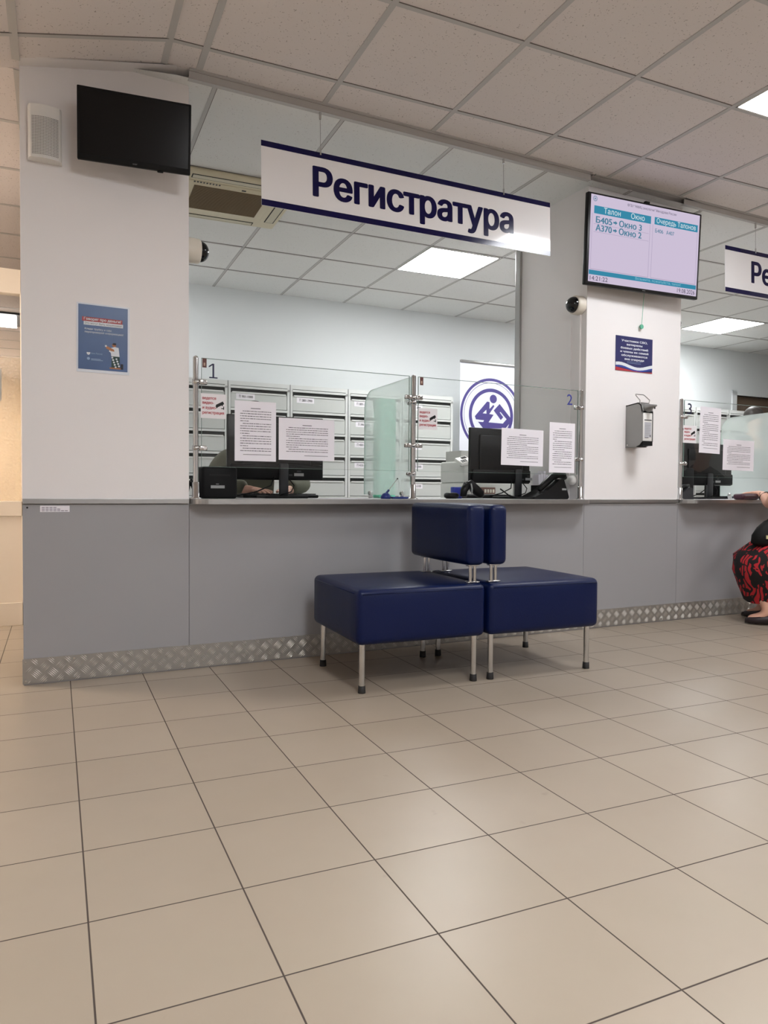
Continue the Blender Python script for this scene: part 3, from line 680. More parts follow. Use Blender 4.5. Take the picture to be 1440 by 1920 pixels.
m.flat([(px(.64), py(.62)), (px(.72), py(.60)), (px(.79), py(.61)), (px(.81), py(.74)), (px(.65), py(.74)), (px(.64), py(.69)), (px(.605), py(.67))][::-1], PW, F3)
m.disc(px(.705), py(.575), 0.0085, SK, F3); m.flat([(px(.665), py(.57)), (px(.745), py(.575)), (px(.74), py(.545)), (px(.69), py(.545))], mat('poster_hair', (24, 28, 44), 0.6), F3, 0.0002)
m.flat([(px(.655), py(.74)), (px(.81), py(.74)), (px(.815), py(.905)), (px(.655), py(.905))][::-1], DKG, F3)
for k in range(9): m.disc(px(.67 + .016 * ((k * 5) % 9)), py(.76 + .017 * k), 0.004, PW, F3, 0.0002)
m.flat([(px(.545), py(.60)), (px(.58), py(.60)), (px(.70), py(.64)), (px(.71), py(.67)), (px(.64), py(.665)), (px(.55), py(.63))][::-1], SK, F3, 0.0003); m.rect(px(.53), py(.61), px(.565), py(.585), PW, F3, 0.0004)
m.rect(px(.62), py(.925), px(.84), py(.905), SK, F3); m.rect(px(.83), py(.925), px(.88), py(.845), mat('poster_hair', (24, 28, 44), 0.6), F3)
m.build('figure_print', a)

a = thing('notice_board', 'dark blue notice with white lettering below the lit display', 'notice', (3.281, YF - 0.002, 1.588)); W, Hh = 0.308, 0.214; F = front(0, -0.0014, 0); F2 = front(0, -0.0018, 0); F3 = front(0, -0.0022, 0)
m = MB(); m.box((0, -0.001, 0), (W, 0.001, Hh), mat('notice_navy', (34, 36, 92), 0.4)); m.build('sheet', a)
m = MB()
def wave(y0, y1, amp): return [(W * k / 12, Hh * (y0 + amp * math.cos(math.pi * (k / 12 - .1) * 2))) for k in range(13)] + [(W * k / 12, Hh * (y1 + amp * math.cos(math.pi * (k / 12 - .1) * 2))) for k in range(12, -1, -1)]
m.flat(wave(.10, .19, .06), PW, F2); m.flat(wave(.055, .10, .05), mat('flag_blue', (40, 62, 150), 0.5), F2, 0.0001); m.flat([(0, 0), (W, 0), (W, Hh * .03), (W * .75, Hh * .01), (W * .5, 0.004), (W * .25, Hh * .06), (0, Hh * .10)], mat('flag_red', (170, 40, 52), 0.5), F2, 0.0002); m.build('flag_wave', a)
m = MB()
for k, (t, wd) in enumerate((('Участники СВО,', .70), ('ветераны', .42), ('боевых действий', .74), ('и члены их семей', .76), ('обслуживаются', .70), ('вне очереди', .52))): m.text(t, W / 2, Hh * (.845 - .105 * k), 0.0125, PW, F3, 0, W * wd, 'C', 0.04)
m.build('lettering', a); m = MB()
for k in range(2): m.rect(W * .3, Hh * (.275 - .04 * k), W * .68, Hh * (.283 - .04 * k), mat('poster_dim', (140, 165, 200), 0.5), F3)
m.build('fine_print', a)
a = thing('inventory_label', 'small white printed sticker on the grey apron, far left', 'sticker', (0.071, YF - 0.0012, 0.733)); 
m = MB(); m.box((0, -0.0005, 0), (0.115, 0.001, 0.027), PAPER); m.build('sheet', a)
m = MB(); F = front(0, -0.0009, 0)
for k in range(3):
    x = 0.006
    while x < 0.10 - 0.02 * k: m.rect(x, 0.004 + 0.007 * k, x + 0.012, 0.0065 + 0.007 * k, INK, F); x += 0.015
m.build('printed_text', a)

# ------------------------------------------------------------------ hand sanitiser dispenser on the middle pillar
a = thing('sanitiser_dispenser', 'grey metal elbow dispenser with white bottle on the middle pillar', 'dispenser', (3.376, YF, 1.112))
GM = mat('grey_metal', (150, 150, 148), 0.35, 0.7)
side = [(0, 0), (0, 0.262), (-0.10, 0.272), (-0.125, 0.255), (-0.138, 0.21), (-0.138, 0.035), (-0.115, 0.012), (-0.07, 0.0)]
My = lambda x: basis((x, 0, 0), (0, 1, 0), (0, 0, 1))
m = MB(); m.prism(side, 0, 0.003, GM, My(0)); m.prism(side, 0, 0.003, GM, My(0.085)); m.box((0, -0.003, 0), (0.088, 0, 0.265), GM)
m.prism([(0, 0.262), (-0.10, 0.272), (-0.125, 0.255), (-0.138, 0.21), (-0.13, 0.21), (-0.12, 0.25), (-0.10, 0.265), (0, 0.256)], 0, 0.088, GM, My(0)); m.box((0, -0.09, 0), (0.088, 0, 0.004), GM); m.build('housing', a, bevel=0.001)
m = MB(); m.box((0.004, -0.139, 0.008), (0.084, -0.03, 0.036), BLACKM); m.build('inner_tray', a); m = MB(); m.box((0.004, -0.1382, 0.208), (0.084, -0.06, 0.218), BLACKM); m.build('bottle_collar', a)
m = MB(); m.rbox((0.0035, -0.138, 0.030), (0.0845, -0.04, 0.212), 0.010, WHITEP); m.build('bottle', a)
m = MB(); F = front(0, -0.1386, 0); LB = mat('label_grey', (176, 176, 182), 0.6); m.rect(0.016, 0.058, 0.072, 0.150, LB, F); m.rect(0.014, 0.160, 0.074, 0.166, DGREY, F, 0.0002)
for k in range(7): m.rect(0.020, 0.070 + 0.010 * k, 0.066 - 0.004 * (k % 3), 0.073 + 0.010 * k, GREYP, F, 0.0002)
m.rect(0.060, 0.062, 0.068, 0.074, INK, F, 0.0003); m.rect(0.018, 0.054, 0.050, 0.058, INK, F, 0.0003); m.build('bottle_label', a)
m = MB()
rings = []
for y, z, hw, hh in ((-0.10, 0.232, 0.040, 0.03), (-0.145, 0.236, 0.030, 0.024), (-0.175, 0.243, 0.016, 0.012), (-0.200, 0.246, 0.009, 0.006)):
    rings.append([(0.044 + hw * math.cos(2 * math.pi * k / 12), y, z + hh * math.sin(2 * math.pi * k / 12)) for k in range(12)])
m.loft(rings, GM); m.cyl((0.044, -0.19, 0.245), (0.044, -0.19, 0.226), 0.004, DGREY, n=10); m.build('spout', a)
m = MB(); m.tube([(0.012, -0.10, 0.266), (0.010, -0.105, 0.285), (0.006, -0.075, 0.318), (0.010, -0.07, 0.326), (0.074, -0.07, 0.326), (0.080, -0.075, 0.320), (0.080, -0.115, 0.288), (0.076, -0.112, 0.270), (0.012, -0.112, 0.270)], 0.0028, STEEL); m.build('lever', a)
m = MB(); m.cyl((0.0, -0.018, 0.016), (-0.002, -0.018, 0.016), 0.004, CHROME, n=10); m.build('screw', a)

# ------------------------------------------------------------------ dome cameras
def dome(x, y, z, sx, label, th=0.05):
    o = thing('dome_camera', label, 'camera', (x, y, z)); M_ = RY(R(90 * sx))
    m = MB(); m.lathe([(0.056, 0), (0.058, 0.006), (0.056, th), (0.050, th + 0.006)], CREAM, M_, 32); m.build('camera_base', o)
    m = MB(); m.lathe([(0.050, th + 0.004)] + [(0.048 * math.cos(R(9 * k)), th + 0.006 + 0.042 * math.sin(R(9 * k))) for k in range(10)] + [(0.0005, th + 0.048)], mat('dome_black', (10, 10, 11), 0.06), M_, 32); m.build('dome_cover', o)
dome(0.693, 3.50, 1.953, 1, 'dome camera on the right side of the left pillar', 0.062)
dome(3.05, 3.475, 1.965, -1, 'dome camera on the left side of the middle pillar')
dome(3.838, 3.52, 1.95, 1, 'dome camera peeping from behind the right side of the middle pillar')
b = MB(); b.box((3.038, 3.462, 1.45), (3.05, 3.478, 1.91), WALL); b.box((3.044, 3.55, 0.79), (3.05, 3.556, 1.9), WALL); struct(b.build('trim_7'))
b = MB(); b.box((3.035, 4.06, 0.79), (3.055, 4.115, 2.6), mat('corner_guard', (176, 176, 174), 0.25, 0.6)); struct(b.build('trim_8', bevel=0.004))
a = tag(MB().lathe([(0.026, 0), (0.032, 0.01), (0.03, 0.03), (0.018, 0.044), (0.004, 0.048)], WHITEP, RY(R(-90))).build('wall_bell', None, (3.05, 3.51, 0.905)), 'white round bell low on the left side of the middle pillar', 'bell')

# ------------------------------------------------------------------ ceiling cassette air conditioner
a = thing('air_conditioner', 'beige ceiling cassette air conditioner between left pillar and hanging sign', 'air conditioner', (1.135 * KO, 4.52 * KO, ZO), R(-3.2))
AC = mat('ac_beige', (212, 202, 174), 0.5); ACD = mat('ac_grille', (124, 106, 80), 0.7)
m = MB(); m.rbox((-0.40, -0.37, -0.03), (0.40, 0.37, -0.001), 0.014, AC); m.build('panel', a)
m = MB(); m.rbox((-0.275, -0.25, -0.035), (0.275, 0.27, -0.024), 0.012, AC); m.build('inner_frame', a)
m = MB(); m.box((-0.215, -0.19, -0.038), (0.225, 0.175, -0.034), ACD)
for k in range(36): m.box((-0.213, -0.188 + 0.0101 * k, -0.040), (0.223, -0.184 + 0.0101 * k, -0.037), ACD)
m.build('grille', a)
for nm, q in (('front', ((-0.24, -0.325, -0.033), (0.24, -0.285, -0.029))), ('back', ((-0.24, 0.295, -0.033), (0.24, 0.335, -0.029))), ('r', ((0.315, -0.2, -0.033), (0.365, 0.24, -0.029))), ('l', ((-0.365, -0.2, -0.033), (-0.315, 0.24, -0.029)))):
    m = MB(); (x0, y0, z0), (x1, y1, z1) = q; m.box((x0 - .006, y0 - .006, z0 + 0.001), (x1 + .006, y1 + .006, z1), BLACKM); m.box(q[0], q[1], mat('ac_flap', (206, 200, 178), 0.5)); m.build('air_flap', a)
m = MB()
for k in range(9): m.box((-0.225 + 0.018 * k, -0.246, -0.0365), (-0.215 + 0.018 * k, -0.232, -0.0345), DGREY)
m.build('printed_mark', a); m = MB(); m.box((0.06, -0.225, -0.0375), (0.085, -0.212, -0.0345), BLACK); m.build('receiver_window', a)

# ------------------------------------------------------------------ the two back to back seats
E1 = R(-3.1)
def seat(x, y, mirror, label):
    o = thing('lounge_seat', label, 'seat', (x, y, 0), E1, 'navy leather seats back to back'); s = -1 if mirror else 1
    wd = 0.600
    def X(v): return v if not mirror else wd - v
    def bx(m, a, c, r, mm, crown): 
        m.rbox((min(X(a[0]), X(c[0])), a[1], a[2]), (max(X(a[0]), X(c[0])), c[1], c[2]), r, mm, None, 4, crown)
    m = MB(); bx(m, (0, 0, 0.203), (wd, 0.59, 0.432), 0.026, LEATHER, 0.007); m.build('seat', o)
    m = MB()
    for yy in (0.0008, 0.5892): m.tube([(X(0.02), yy - 0.002 if yy < .1 else yy + 0.002, 0.413), (X(wd - .02), yy - 0.002 if yy < .1 else yy + 0.002, 0.413)], 0.0022, LEATHER, 6)
    m.tube([(X(0.001), 0.04, 0.413), (X(0.001), 0.55, 0.413)], 0.0022, LEATHER, 6); m.build('seam', o)
    m = MB(); bx(m, (wd - 0.092, 0.0, 0.513), (wd - 0.004, 0.585, 0.775), 0.024, LEATHER, 0.004); m.build('backrest', o)
    for yy in (0.045, 0.49):
        m = MB(); xx = X(wd - 0.045)
        for dx in (-0.011, 0.011): m.cyl((xx + dx, yy, 0.437), (xx + dx, yy, 0.520), 0.0075, CHROME, n=12)
        m.rbox((xx - 0.030, yy - 0.014, 0.434), (xx + 0.030, yy + 0.014, 0.440), 0.002, CHROME); m.rbox((xx - 0.026, yy - 0.014, 0.507), (xx + 0.026, yy + 0.014, 0.515), 0.002, CHROME); m.build('back_support', o)
    for lx in (0.037, wd - 0.035):
        for ly in (0.045, 0.545):
            g = MB(); g.cyl((X(lx), ly, 0.025), (X(lx), ly, 0.206), 0.0125, CHROME, n=18); lg = g.build('leg', o)
            g = MB(); g.lathe([(0.016, 0.0), (0.016, 0.004), (0.0145, 0.03)], RUBBER, T(X(lx), ly, 0)); g.build('foot_cap', lg)
    return o
seat(1.212, 2.669, False, 'navy leather seat facing left, nearer the left pillar')
seat(1.212 + 0.616 * math.cos(E1), 2.669 + 0.616 * math.sin(E1), True, 'navy leather seat facing right with its back to the other')

# ------------------------------------------------------------------ filing cabinets along the back wall
def cabinet(x0, x1, yf, top, label, tags, rows=6):
    o = thing('drawer_cabinet', label, 'cabinet', (x0, yf, 0), 0, 'grey drawer cabinets on the back wall'); Wd = x1 - x0; st = 0.022
    m = MB(); m.box((0.0, 0.03, 0.0), (Wd, 0.40, top), CAB); m.box((0, 0, 0), (st, 0.03, top), CAB); m.box((Wd - st, 0, 0), (Wd, 0.03, top), CAB); m.box((st, 0, top - 0.035), (Wd - st, 0.03, top), CAB)
    m.box((st, 0.004, 0.05), (Wd - st, 0.03, top - 0.05 - rows * 0.184), CABD)
    m.box((0, -0.001, 0.0), (0.002, 0.0, top), CABK); m.build('body', o)
    for k in range(rows):
        z1 = top - 0.037 - 0.184 * k; z0 = z1 - 0.184
        m = MB(); m.box((st, 0.012, z1 - 0.056), (Wd - st, 0.03, z1), CABK); m.box((st, -0.006, z1 - 0.022), (Wd - st, 0.014, z1 - 0.004), CAB)
        P = [(st + 0.003, z0 + 0.002), (Wd - st - 0.003, z0 + 0.002), (Wd - st - 0.003, z1 - 0.064), (Wd - st - 0.015, z1 - 0.050), (st + 0.015, z1 - 0.050), (st + 0.003, z1 - 0.064)]
        m.prism(P, -0.01, 0.008, CABD, front(0, 0.012, 0)); m.box((st + 0.014, -0.0015, z1 - 0.062), (Wd - st - 0.014, 0.004, z1 - 0.050), CAB)
        dw = m.build('drawer', o)
        if k < len(tags) and tags[k]:
            t = MB(); lx = 0.05 + (hash_(x0, k) * 0.03); F = front(0, 0.0035, 0); lw = 0.16
            t.rect(lx, z1 - 0.112, lx + lw, z1 - 0.064, PAPER, F); t.text(tags[k], lx + 0.025, z1 - 0.099, 0.021, INK, F, 0.0006, 0.118, 'L', 0.025); t.build('drawer_label', dw)
    m = MB(); m.cyl((Wd - 0.011, -0.004, top - 0.055), (Wd - 0.011, 0.002, top - 0.055), 0.010, GREYP, n=10); m.build('corner_knob', o)
    return o
def hash_(a, k): return (math.sin(a * 12.9 + k * 78.2) * 43758.5) % 1.0
XC = [0.45, 0.996, 1.541, 2.083, 2.629, 3.178, 3.733]
LB = [['П 1-100', None, None, None, None, None], ['П 401-500', None, None, None, None, None], ['П 901-1000', 'П 1001-1100', None, None, 'П 1401-1500', None], ['П 2801-2900', None, None, None, None, 'П 3201-3300'],
      ['П 3801-3900', 'П 3901-4000', 'П 4001-4100', 'П 4101-4200', None, 'П 4201-4300'], ['П 4601-4700', None, 'П 4701-4800', 'П 4901-5000', 'П 5001-5100', None]]
CL = ['grey drawer cabinet leftmost, mostly hidden behind the left pillar', 'grey drawer cabinet behind the first glass post', 'grey drawer cabinet behind the upright notice of the left window', 'grey drawer cabinet behind the wide notice of the left window',
      'grey drawer cabinet behind the frosted divider', 'grey drawer cabinet beside the white banner']
for i in range(6): cabinet(XC[i] + 0.002, XC[i + 1] - 0.002, 6.03, 1.742, CL[i], LB[i])
for i, (x, t, l) in enumerate(((6.37, 'П 6001-6100', 'grey drawer cabinet seen behind the upright notice of the right window'), (6.92, 'П 6101-6200', 'grey drawer cabinet middle of three behind the right window'), (7.47, 'П 6201-6300', 'grey drawer cabinet in front of the brown doorway'))):
    cabinet(x, x + 0.546, 5.92, 1.815, l, [t, t.replace('61', '63'), None, None, None, None])

# ------------------------------------------------------------------ roll-up banner
a = thing('roll_up_banner', 'white roll-up banner with purple round emblem beside the cabinets', 'banner', (3.79, 6.0, 0.0)); YB = 6.0
kx = 6.0 / 6.19
m = MB(); m.box((0.0, -0.001, 0.06), (0.84, 0.001, 2.085), mat('banner_white', (228, 230, 240), 0.45)); m.build('fabric', a)
m = MB(); m.rbox((0, -0.014, 2.075), (0.84, 0.012, 2.102), 0.006, ALU); m.build('top_rail', a)
m = MB(); m.rbox((-0.01, -0.06, 0.0), (0.85, 0.06, 0.075), 0.015, ALU); m.box((0.1, -0.14, 0), (0.14, 0.14, 0.008), ALU); m.box((0.7, -0.14, 0), (0.74, 0.14, 0.008), ALU); m.build('base_cassette', a)
m = MB(); m.cyl((0.42, 0.02, 0.07), (0.42, 0.012, 2.08), 0.008, ALU, n=8); m.build('support_pole', a)
PU = mat('banner_purple', (70, 60, 132), 0.5); F = front(0, -0.0016, 0); LX, LZ, RX_, RZ_ = 0.365, 1.585, 0.362, 0.364
m = MB(); m.ring(LX, LZ, 0.925 * RX_, RX_, PU, F); m.ring(LX, LZ, 0.87 * RX_, 0.882 * RX_, PU, F); m.ring(LX, LZ, 0.63 * RX_, 0.725 * RX_, PU, F)
def lp(x, y): return (LX + (x - 700) / 535 * RX_, LZ - (y - 1060) / 623 * RZ_)
m.disc(*lp(733, 783), 0.042, PU, F)
def area2(P): return sum(P[i][0] * P[(i + 1) % len(P)][1] - P[(i + 1) % len(P)][0] * P[i][1] for i in range(len(P)))
def lpoly(pts, mm, z=0.0):
    P = [lp(*q) for q in pts]; m.flat(P if area2(P) > 0 else P[::-1], mm, F, z)
lpoly([(415, 1090), (625, 832), (668, 840), (668, 955), (735, 880), (752, 905), (665, 1040), (740, 1048), (655, 1180), (560, 1180), (575, 1150), (435, 1142)], PU)
lpoly([(470, 1180), (655, 1180), (905, 1188), (972, 1110), (862, 992), (848, 1002), (912, 1080), (868, 1130), (742, 975), (845, 858), (1075, 1122), (950, 1270), (560, 1285)], PU, 0.0002)
lpoly([(550, 1035), (612, 970), (615, 1037)], mat('banner_white', (228, 230, 240), 0.45), 0.0004)
m.build('emblem', a)

# ------------------------------------------------------------------ counter equipment
ZT = 0.79
def monitor(x0, x1, y, z0, z1, label, yaw=0.0, neck=0.62):
    cx = (x0 + x1) / 2; o = thing('desk_monitor', label, 'monitor', (cx, y, ZT), yaw); w2 = (x1 - x0) / 2; a0, a1 = z0 - ZT, z1 - ZT
    m = MB(); m.rbox((-w2, 0.0, a0), (w2, 0.022, a1), 0.005, BLACK); m.rbox((-w2 * .96, -0.022, a0 + 0.004), (w2 * .96, 0.004, a0 + 0.085), 0.008, BLACKM); m.rbox((-w2 * .72, -0.014, a0 + 0.03), (w2 * .72, 0.004, a1 - 0.04), 0.012, BLACK); m.build('casing', o)
    m = MB(); m.rect(-w2 + .01, a0 + .015, w2 - .01, a1 - .01, emit('monitor_glow', (120, 130, 150), 0.25), basis((0, 0.0226, 0), (-1, 0, 0), (0, 0, 1))); m.build('screen', o)
    nx = -w2 + 2 * w2 * neck
    m = MB(); m.rbox((nx - 0.026, -0.034, 0.012), (nx + 0.026, -0.012, a0 + 0.09), 0.008, DGREY); m.build('neck', o)
    m = MB(); m.rbox((nx - 0.12, -0.09, 0.0), (nx + 0.12, 0.09, 0.014), 0.006, BLACKM); m.build('stand_base', o)
    m = MB(); F = front(0, -0.0226, 0); m.rect(nx + 0.06, a0 + 0.022, nx + 0.115, a0 + 0.038, GREYP, F); m.rect(nx + 0.03, a0 + 0.022, nx + 0.05, a0 + 0.032, DGREY, F); m.rect(nx + 0.075, a0 + 0.045, nx + 0.10, a0 + 0.052, DGREY, F); m.build('rating_label', o)
    m = MB(); m.tube([(nx - 0.05, -0.02, a0 + 0.02), (nx - 0.08, -0.05, a0 - 0.03), (nx - 0.16, -0.06, 0.035), (nx - 0.28, -0.05, 0.008)], 0.0035, BLACKM); m.tube([(nx + 0.02, -0.024, a0 + 0.02), (nx + 0.05, -0.05, a0 - 0.03), (nx + 0.03, -0.06, 0.035), (nx - 0.03, -0.06, 0.018)], 0.003, BLACKM); m.build('cable', o)
    return o
monitor(0.968, 1.508, 3.80, 0.888, 1.232, 'black monitor back behind the two notices nearest the left pillar', 0, 0.56)
monitor(2.470, 2.945, 3.80, 0.885, 1.228, 'black monitor back in front of the purple emblem banner', R(3), 0.76)
monitor(4.290, 4.838, 3.80, 0.89, 1.20, 'black monitor back right of the middle pillar', 0, 0.52)
def keyboard(x, y, label, rz=0.0):
    o = thing('keyboard', label, 'keyboard', (x, y, ZT), rz)
    m = MB(); m.rbox((-0.22, -0.07, 0.0), (0.22, 0.07, 0.018), 0.006, BLACK); m.build('casing', o)
    m = MB()
    for i in range(14):
        for j in range(5): m.box((-0.21 + i * 0.03, -0.06 + j * 0.025, 0.018), (-0.184 + i * 0.03, -0.039 + j * 0.025, 0.024), DGREY)
    m.build('keys', o)
keyboard(1.30, 3.965, 'black keyboard under the hands of the person in olive jacket')
keyboard(2.72, 4.05, 'black keyboard behind the monitor before the emblem banner')
# card printer at the left window
a = thing('label_printer', 'black box printer with small label at the left window', 'printer', (0.86, 3.60, ZT))
m = MB(); m.rbox((-0.085, -0.09, 0), (0.085, 0.09, 0.155), 0.012, BLACKM); m.build('casing', a)
m = MB(); m.rect(-0.045, 0.050, 0.022, 0.064, GREYP, front(0, -0.0906, 0)); m.rect(-0.02, 0.069, -0.006, 0.072, GREYP, front(0, -0.0906, 0)); m.build('label', a)
m = MB(); m.box((-0.05, -0.092, 0.11), (0.05, -0.088, 0.118), BLACK); m.build('slot', a)
# black router left of the post
a = thing('cable_bundle', 'tangle of black cables and plugs squeezed beside the left pillar', 'cable', (0.74, 3.62, ZT))
m = MB()
for k in range(5): m.tube([(0.0, 0.06, 0.01 + 0.004 * k), (-0.012 + 0.006 * k, 0.03, 0.05 + 0.012 * k), (0.0 + 0.004 * k, 0.0, 0.075), (0.018, -0.01 - 0.006 * k, 0.03), (0.025, 0.03, 0.005)], 0.005, BLACKM, 6)
m.build('cables', a)
# pen stand
a = thing('pen_stand', 'blue pen stand with slanted pen before the frosted divider', 'pen stand', (1.765, 3.53, ZT))
BLP = mat('blue_plastic', (24, 44, 118), 0.35)
m = MB(); m.lathe([(0.028, 0), (0.028, 0.012), (0.020, 0.026), (0.010, 0.032)], BLP); m.build('base', a)
m = MB(); m.cyl((0.0, 0, 0.028), (0.018, 0, 0.048), 0.006, BLP, n=10); m.cyl((0.018, 0, 0.048), (0.068, 0.0, 0.108), 0.0022, STEEL, n=8); m.cyl((0.068, 0, 0.108), (0.071, 0, 0.112), 0.004, BLACK, n=8); m.build('pen', a)
tag(MB().rbox((0, -0.012, 0), (0.10, 0.012, 0.012), 0.004, BLP).build('blue_pen_tray', None, (1.795, 3.52, ZT)), 'flat blue strip lying beside the pen stand', 'tray')
def sheet(x, y, w_, d, rz, label):
    m = MB(); m.box((-w_ / 2, -d / 2, 0), (w_ / 2, d / 2, 0.0012), PAPER); o = m.build('paper_sheet', None, (x, y, ZT)); o.rotation_euler = (0, 0, rz); tag(o, label, 'paper')
sheet(1.56, 3.62, 0.297, 0.21, R(4), 'white paper lying on the counter of the left window')
sheet(4.52, 3.58, 0.297, 0.21, R(-6), 'white papers lying on the counter of the right window')
# invented mint box, stand-in for the mint strip showing through the divider
a = thing('mint_stand_in', 'mint green upright box standing in for the mint strip behind the frosted divider', 'file box', (2.055, 4.12, ZT))
MINT = mat('mint_plastic', (128, 222, 190), 0.5)
m = MB(); m.rbox((-0.06, -0.03, 0), (0.06, 0.06, 0.62), 0.008, MINT); m.build('mint_block', a)
# the centre window: handset, scanner, printer, terminal, phone, tray
tag(MB().rbox((-0.045, -0.03, 0), (0.045, 0.03, 0.036), 0.016, BLACK, RZ(R(20))).build('computer_mouse', None, (2.285, 3.70, ZT)), 'black rounded mouse on the counter left of the scanner', 'mouse')
a = thing('barcode_scanner', 'black hand scanner resting on the counter of the centre window', 'scanner', (2.375, 3.68, ZT))
m = MB(); m.tube([(-0.02, 0, 0.012), (-0.015, 0, 0.05), (0.01, 0.0, 0.085)], [0.02, 0.022, 0.026], BLACK, 12); m.build('handle', a)
m = MB(); m.tube([(-0.01, 0.0, 0.075), (0.03, 0.0, 0.088), (0.055, 0, 0.062), (0.10, 0, 0.03), (0.12, 0, 0.014)], [0.02, 0.027, 0.03, 0.028, 0.012], BLACK, 12); m.build('head', a)
m = MB(); m.tube([(0.022, -0.027, 0.03), (0.022, -0.03, 0.06), (0.018, -0.024, 0.09)], 0.005, GREYP, 8); m.build('trim_band', a)
tag(MB().rbox((-0.03, -0.02, 0), (0.03, 0.02, 0.07), 0.004, mat('blue_box', (40, 52, 150), 0.4)).build('blue_carton', None, (2.375, 3.79, ZT)), 'small blue carton behind the black scanner', 'box')
DSK = 0.72
b = MB(); b.box((2.2, 4.35, 0.70), (4.4, 5.1, DSK), mat('desk_top', (196, 198, 198), 0.5)); 
a = thing('office_desk', 'grey desk inside the office behind the centre window', 'desk', (0, 0, 0)); b.build('desk_top', a)
for x in (2.25, 4.3):
    m = MB(); m.box((x, 4.4, 0), (x + 0.04, 5.05, 0.70), GREYP); m.build('side_panel', a)
PRG = mat('printer_grey', (196, 197, 192), 0.5)
a = thing('office_printer', 'large pale grey office printer behind the monitor of the centre window', 'printer', (3.14, 4.68, DSK))
m = MB(); m.rbox((-0.20, -0.15, 0.0), (0.26, 0.25, 0.18), 0.012, PRG); m.rbox((-0.20, -0.08, 0.18), (0.26, 0.25, 0.34), 0.012, PRG); m.box((-0.18, -0.02, 0.34), (0.2, 0.2, 0.42), PRG); m.build('casing', a)
m = MB(); m.rbox((-0.10, -0.156, 0.095), (0.04, -0.148, 0.145), 0.004, mat('panel_brown', (110, 78, 66), 0.5)); 
for k in range(4): m.box((-0.06 + 0.024 * k, -0.159, 0.105), (-0.044 + 0.024 * k, -0.155, 0.13), CREAM)
m.build('control_panel', a)
m = MB(); m.box((-0.2, -0.152, 0.075), (0.26, -0.149, 0.081), DGREY); m.build('tray_gap', a)
a = thing('card_terminal', 'white keypad terminal tilted on top of the grey printer', 'terminal', (2.93, 4.585, 1.055)); a.rotation_euler = (R(32), R(-12), R(12))
m = MB(); m.rbox((-0.055, -0.04, -0.008), (0.055, 0.04, 0.018), 0.006, WHITEP); m.build('casing', a)
m = MB()
for i in range(3):
    for j in range(2): m.box((-0.04 + i * 0.02, -0.03 + j * 0.016, 0.018), (-0.027 + i * 0.02, -0.020 + j * 0.016, 0.021), DGREY)
m.box((-0.01, 0.008, 0.018), (0.04, 0.03, 0.020), BLACK); m.build('keypad', a)
m = MB(); m.cyl((0.0, 0.0, -0.008), (0.02, 0.02, -0.05), 0.012, GREYP, n=10); m.build('arm', a)
a = thing('desk_phone', 'black desk telephone leaning at the pillar end of the centre window', 'telephone', (2.83, 3.53, ZT))
m = MB()
m.prism([(-0.12, 0.0), (0.13, 0.0), (0.14, 0.012), (0.135, 0.03), (0.10, 0.12), (0.075, 0.122), (-0.02, 0.055), (-0.12, 0.012)], -0.07, 0.07, BLACK, front(0, 0, 0)); m.build('casing', a, bevel=0.006)
m = MB(); m.tube([(-0.055, -0.03, 0.055), (-0.02, -0.03, 0.085), (0.04, -0.03, 0.132), (0.085, -0.03, 0.152), (0.125, -0.03, 0.145), (0.142, -0.03, 0.125)], [0.014, 0.02, 0.022, 0.024, 0.024, 0.014], BLACK, 12); m.build('handset', a)
m = MB(); m.rect(0.085, 0.055, 0.118, 0.066, GREYP, front(0, -0.0712, 0)); m.build('badge', a)
m = MB(); m.tube([(-0.10, -0.05, 0.01), (-0.16, -0.06, 0.008), (-0.20, -0.02, 0.008), (-0.25, 0.0, 0.02), (-0.28, 0.05, 0.06)], 0.004, BLACKM); m.build('cord', a)
a = thing('document_tray', 'clear tray with upright white papers beside the black phone', 'tray', (2.935, 3.69, ZT)); a.scale = (0.75, 0.75, 1.0)
m = MB(); m.box((-0.06, -0.05, 0.0), (0.06, 0.05, 0.006), BLACK); m.box((-0.06, -0.05, 0.0), (-0.056, 0.05, 0.085), BLACK); m.box((0.056, -0.05, 0.0), (0.06, 0.05, 0.085), BLACK); m.box((-0.06, -0.052, 0.08), (0.06, -0.048, 0.087), BLACK); m.build('frame', a)
for k in range(4):
    m = MB(); m.box((-0.050 + 0.026 * k, -0.04, 0.006), (-0.030 + 0.026 * k, 0.04, 0.150 + 0.012 * (k % 3)), PAPER); m.build('paper_stack', a)
# the right window: terminal, cables
a = thing('handset_cradle', 'grey and black handset cradle beside the post of the right window', 'telephone', (4.075, 3.60, ZT))
m = MB(); m.prism([(-0.08, 0), (0.07, 0), (0.06, 0.075), (0.03, 0.085), (-0.03, 0.05), (-0.08, 0.03)], -0.05, 0.05, DGREY, front(0, 0, 0)); m.build('casing', a, bevel=0.004)
m = MB(); m.tube([(-0.05, -0.02, 0.05), (0.0, -0.02, 0.085), (0.05, -0.02, 0.095)], [0.014, 0.016, 0.014], BLACK, 10); m.build('handset', a)
tag(MB().rbox((-0.11, -0.06, 0.0), (0.11, 0.06, 0.22), 0.01, BLACKM).build('black_speaker_box', None, (4.165, 3.72, ZT)), 'tall black box left of the monitor at the right window', 'box')
sheet(4.33, 3.56, 0.21, 0.1, R(70), 'slanted white slip under the monitor of the right window')

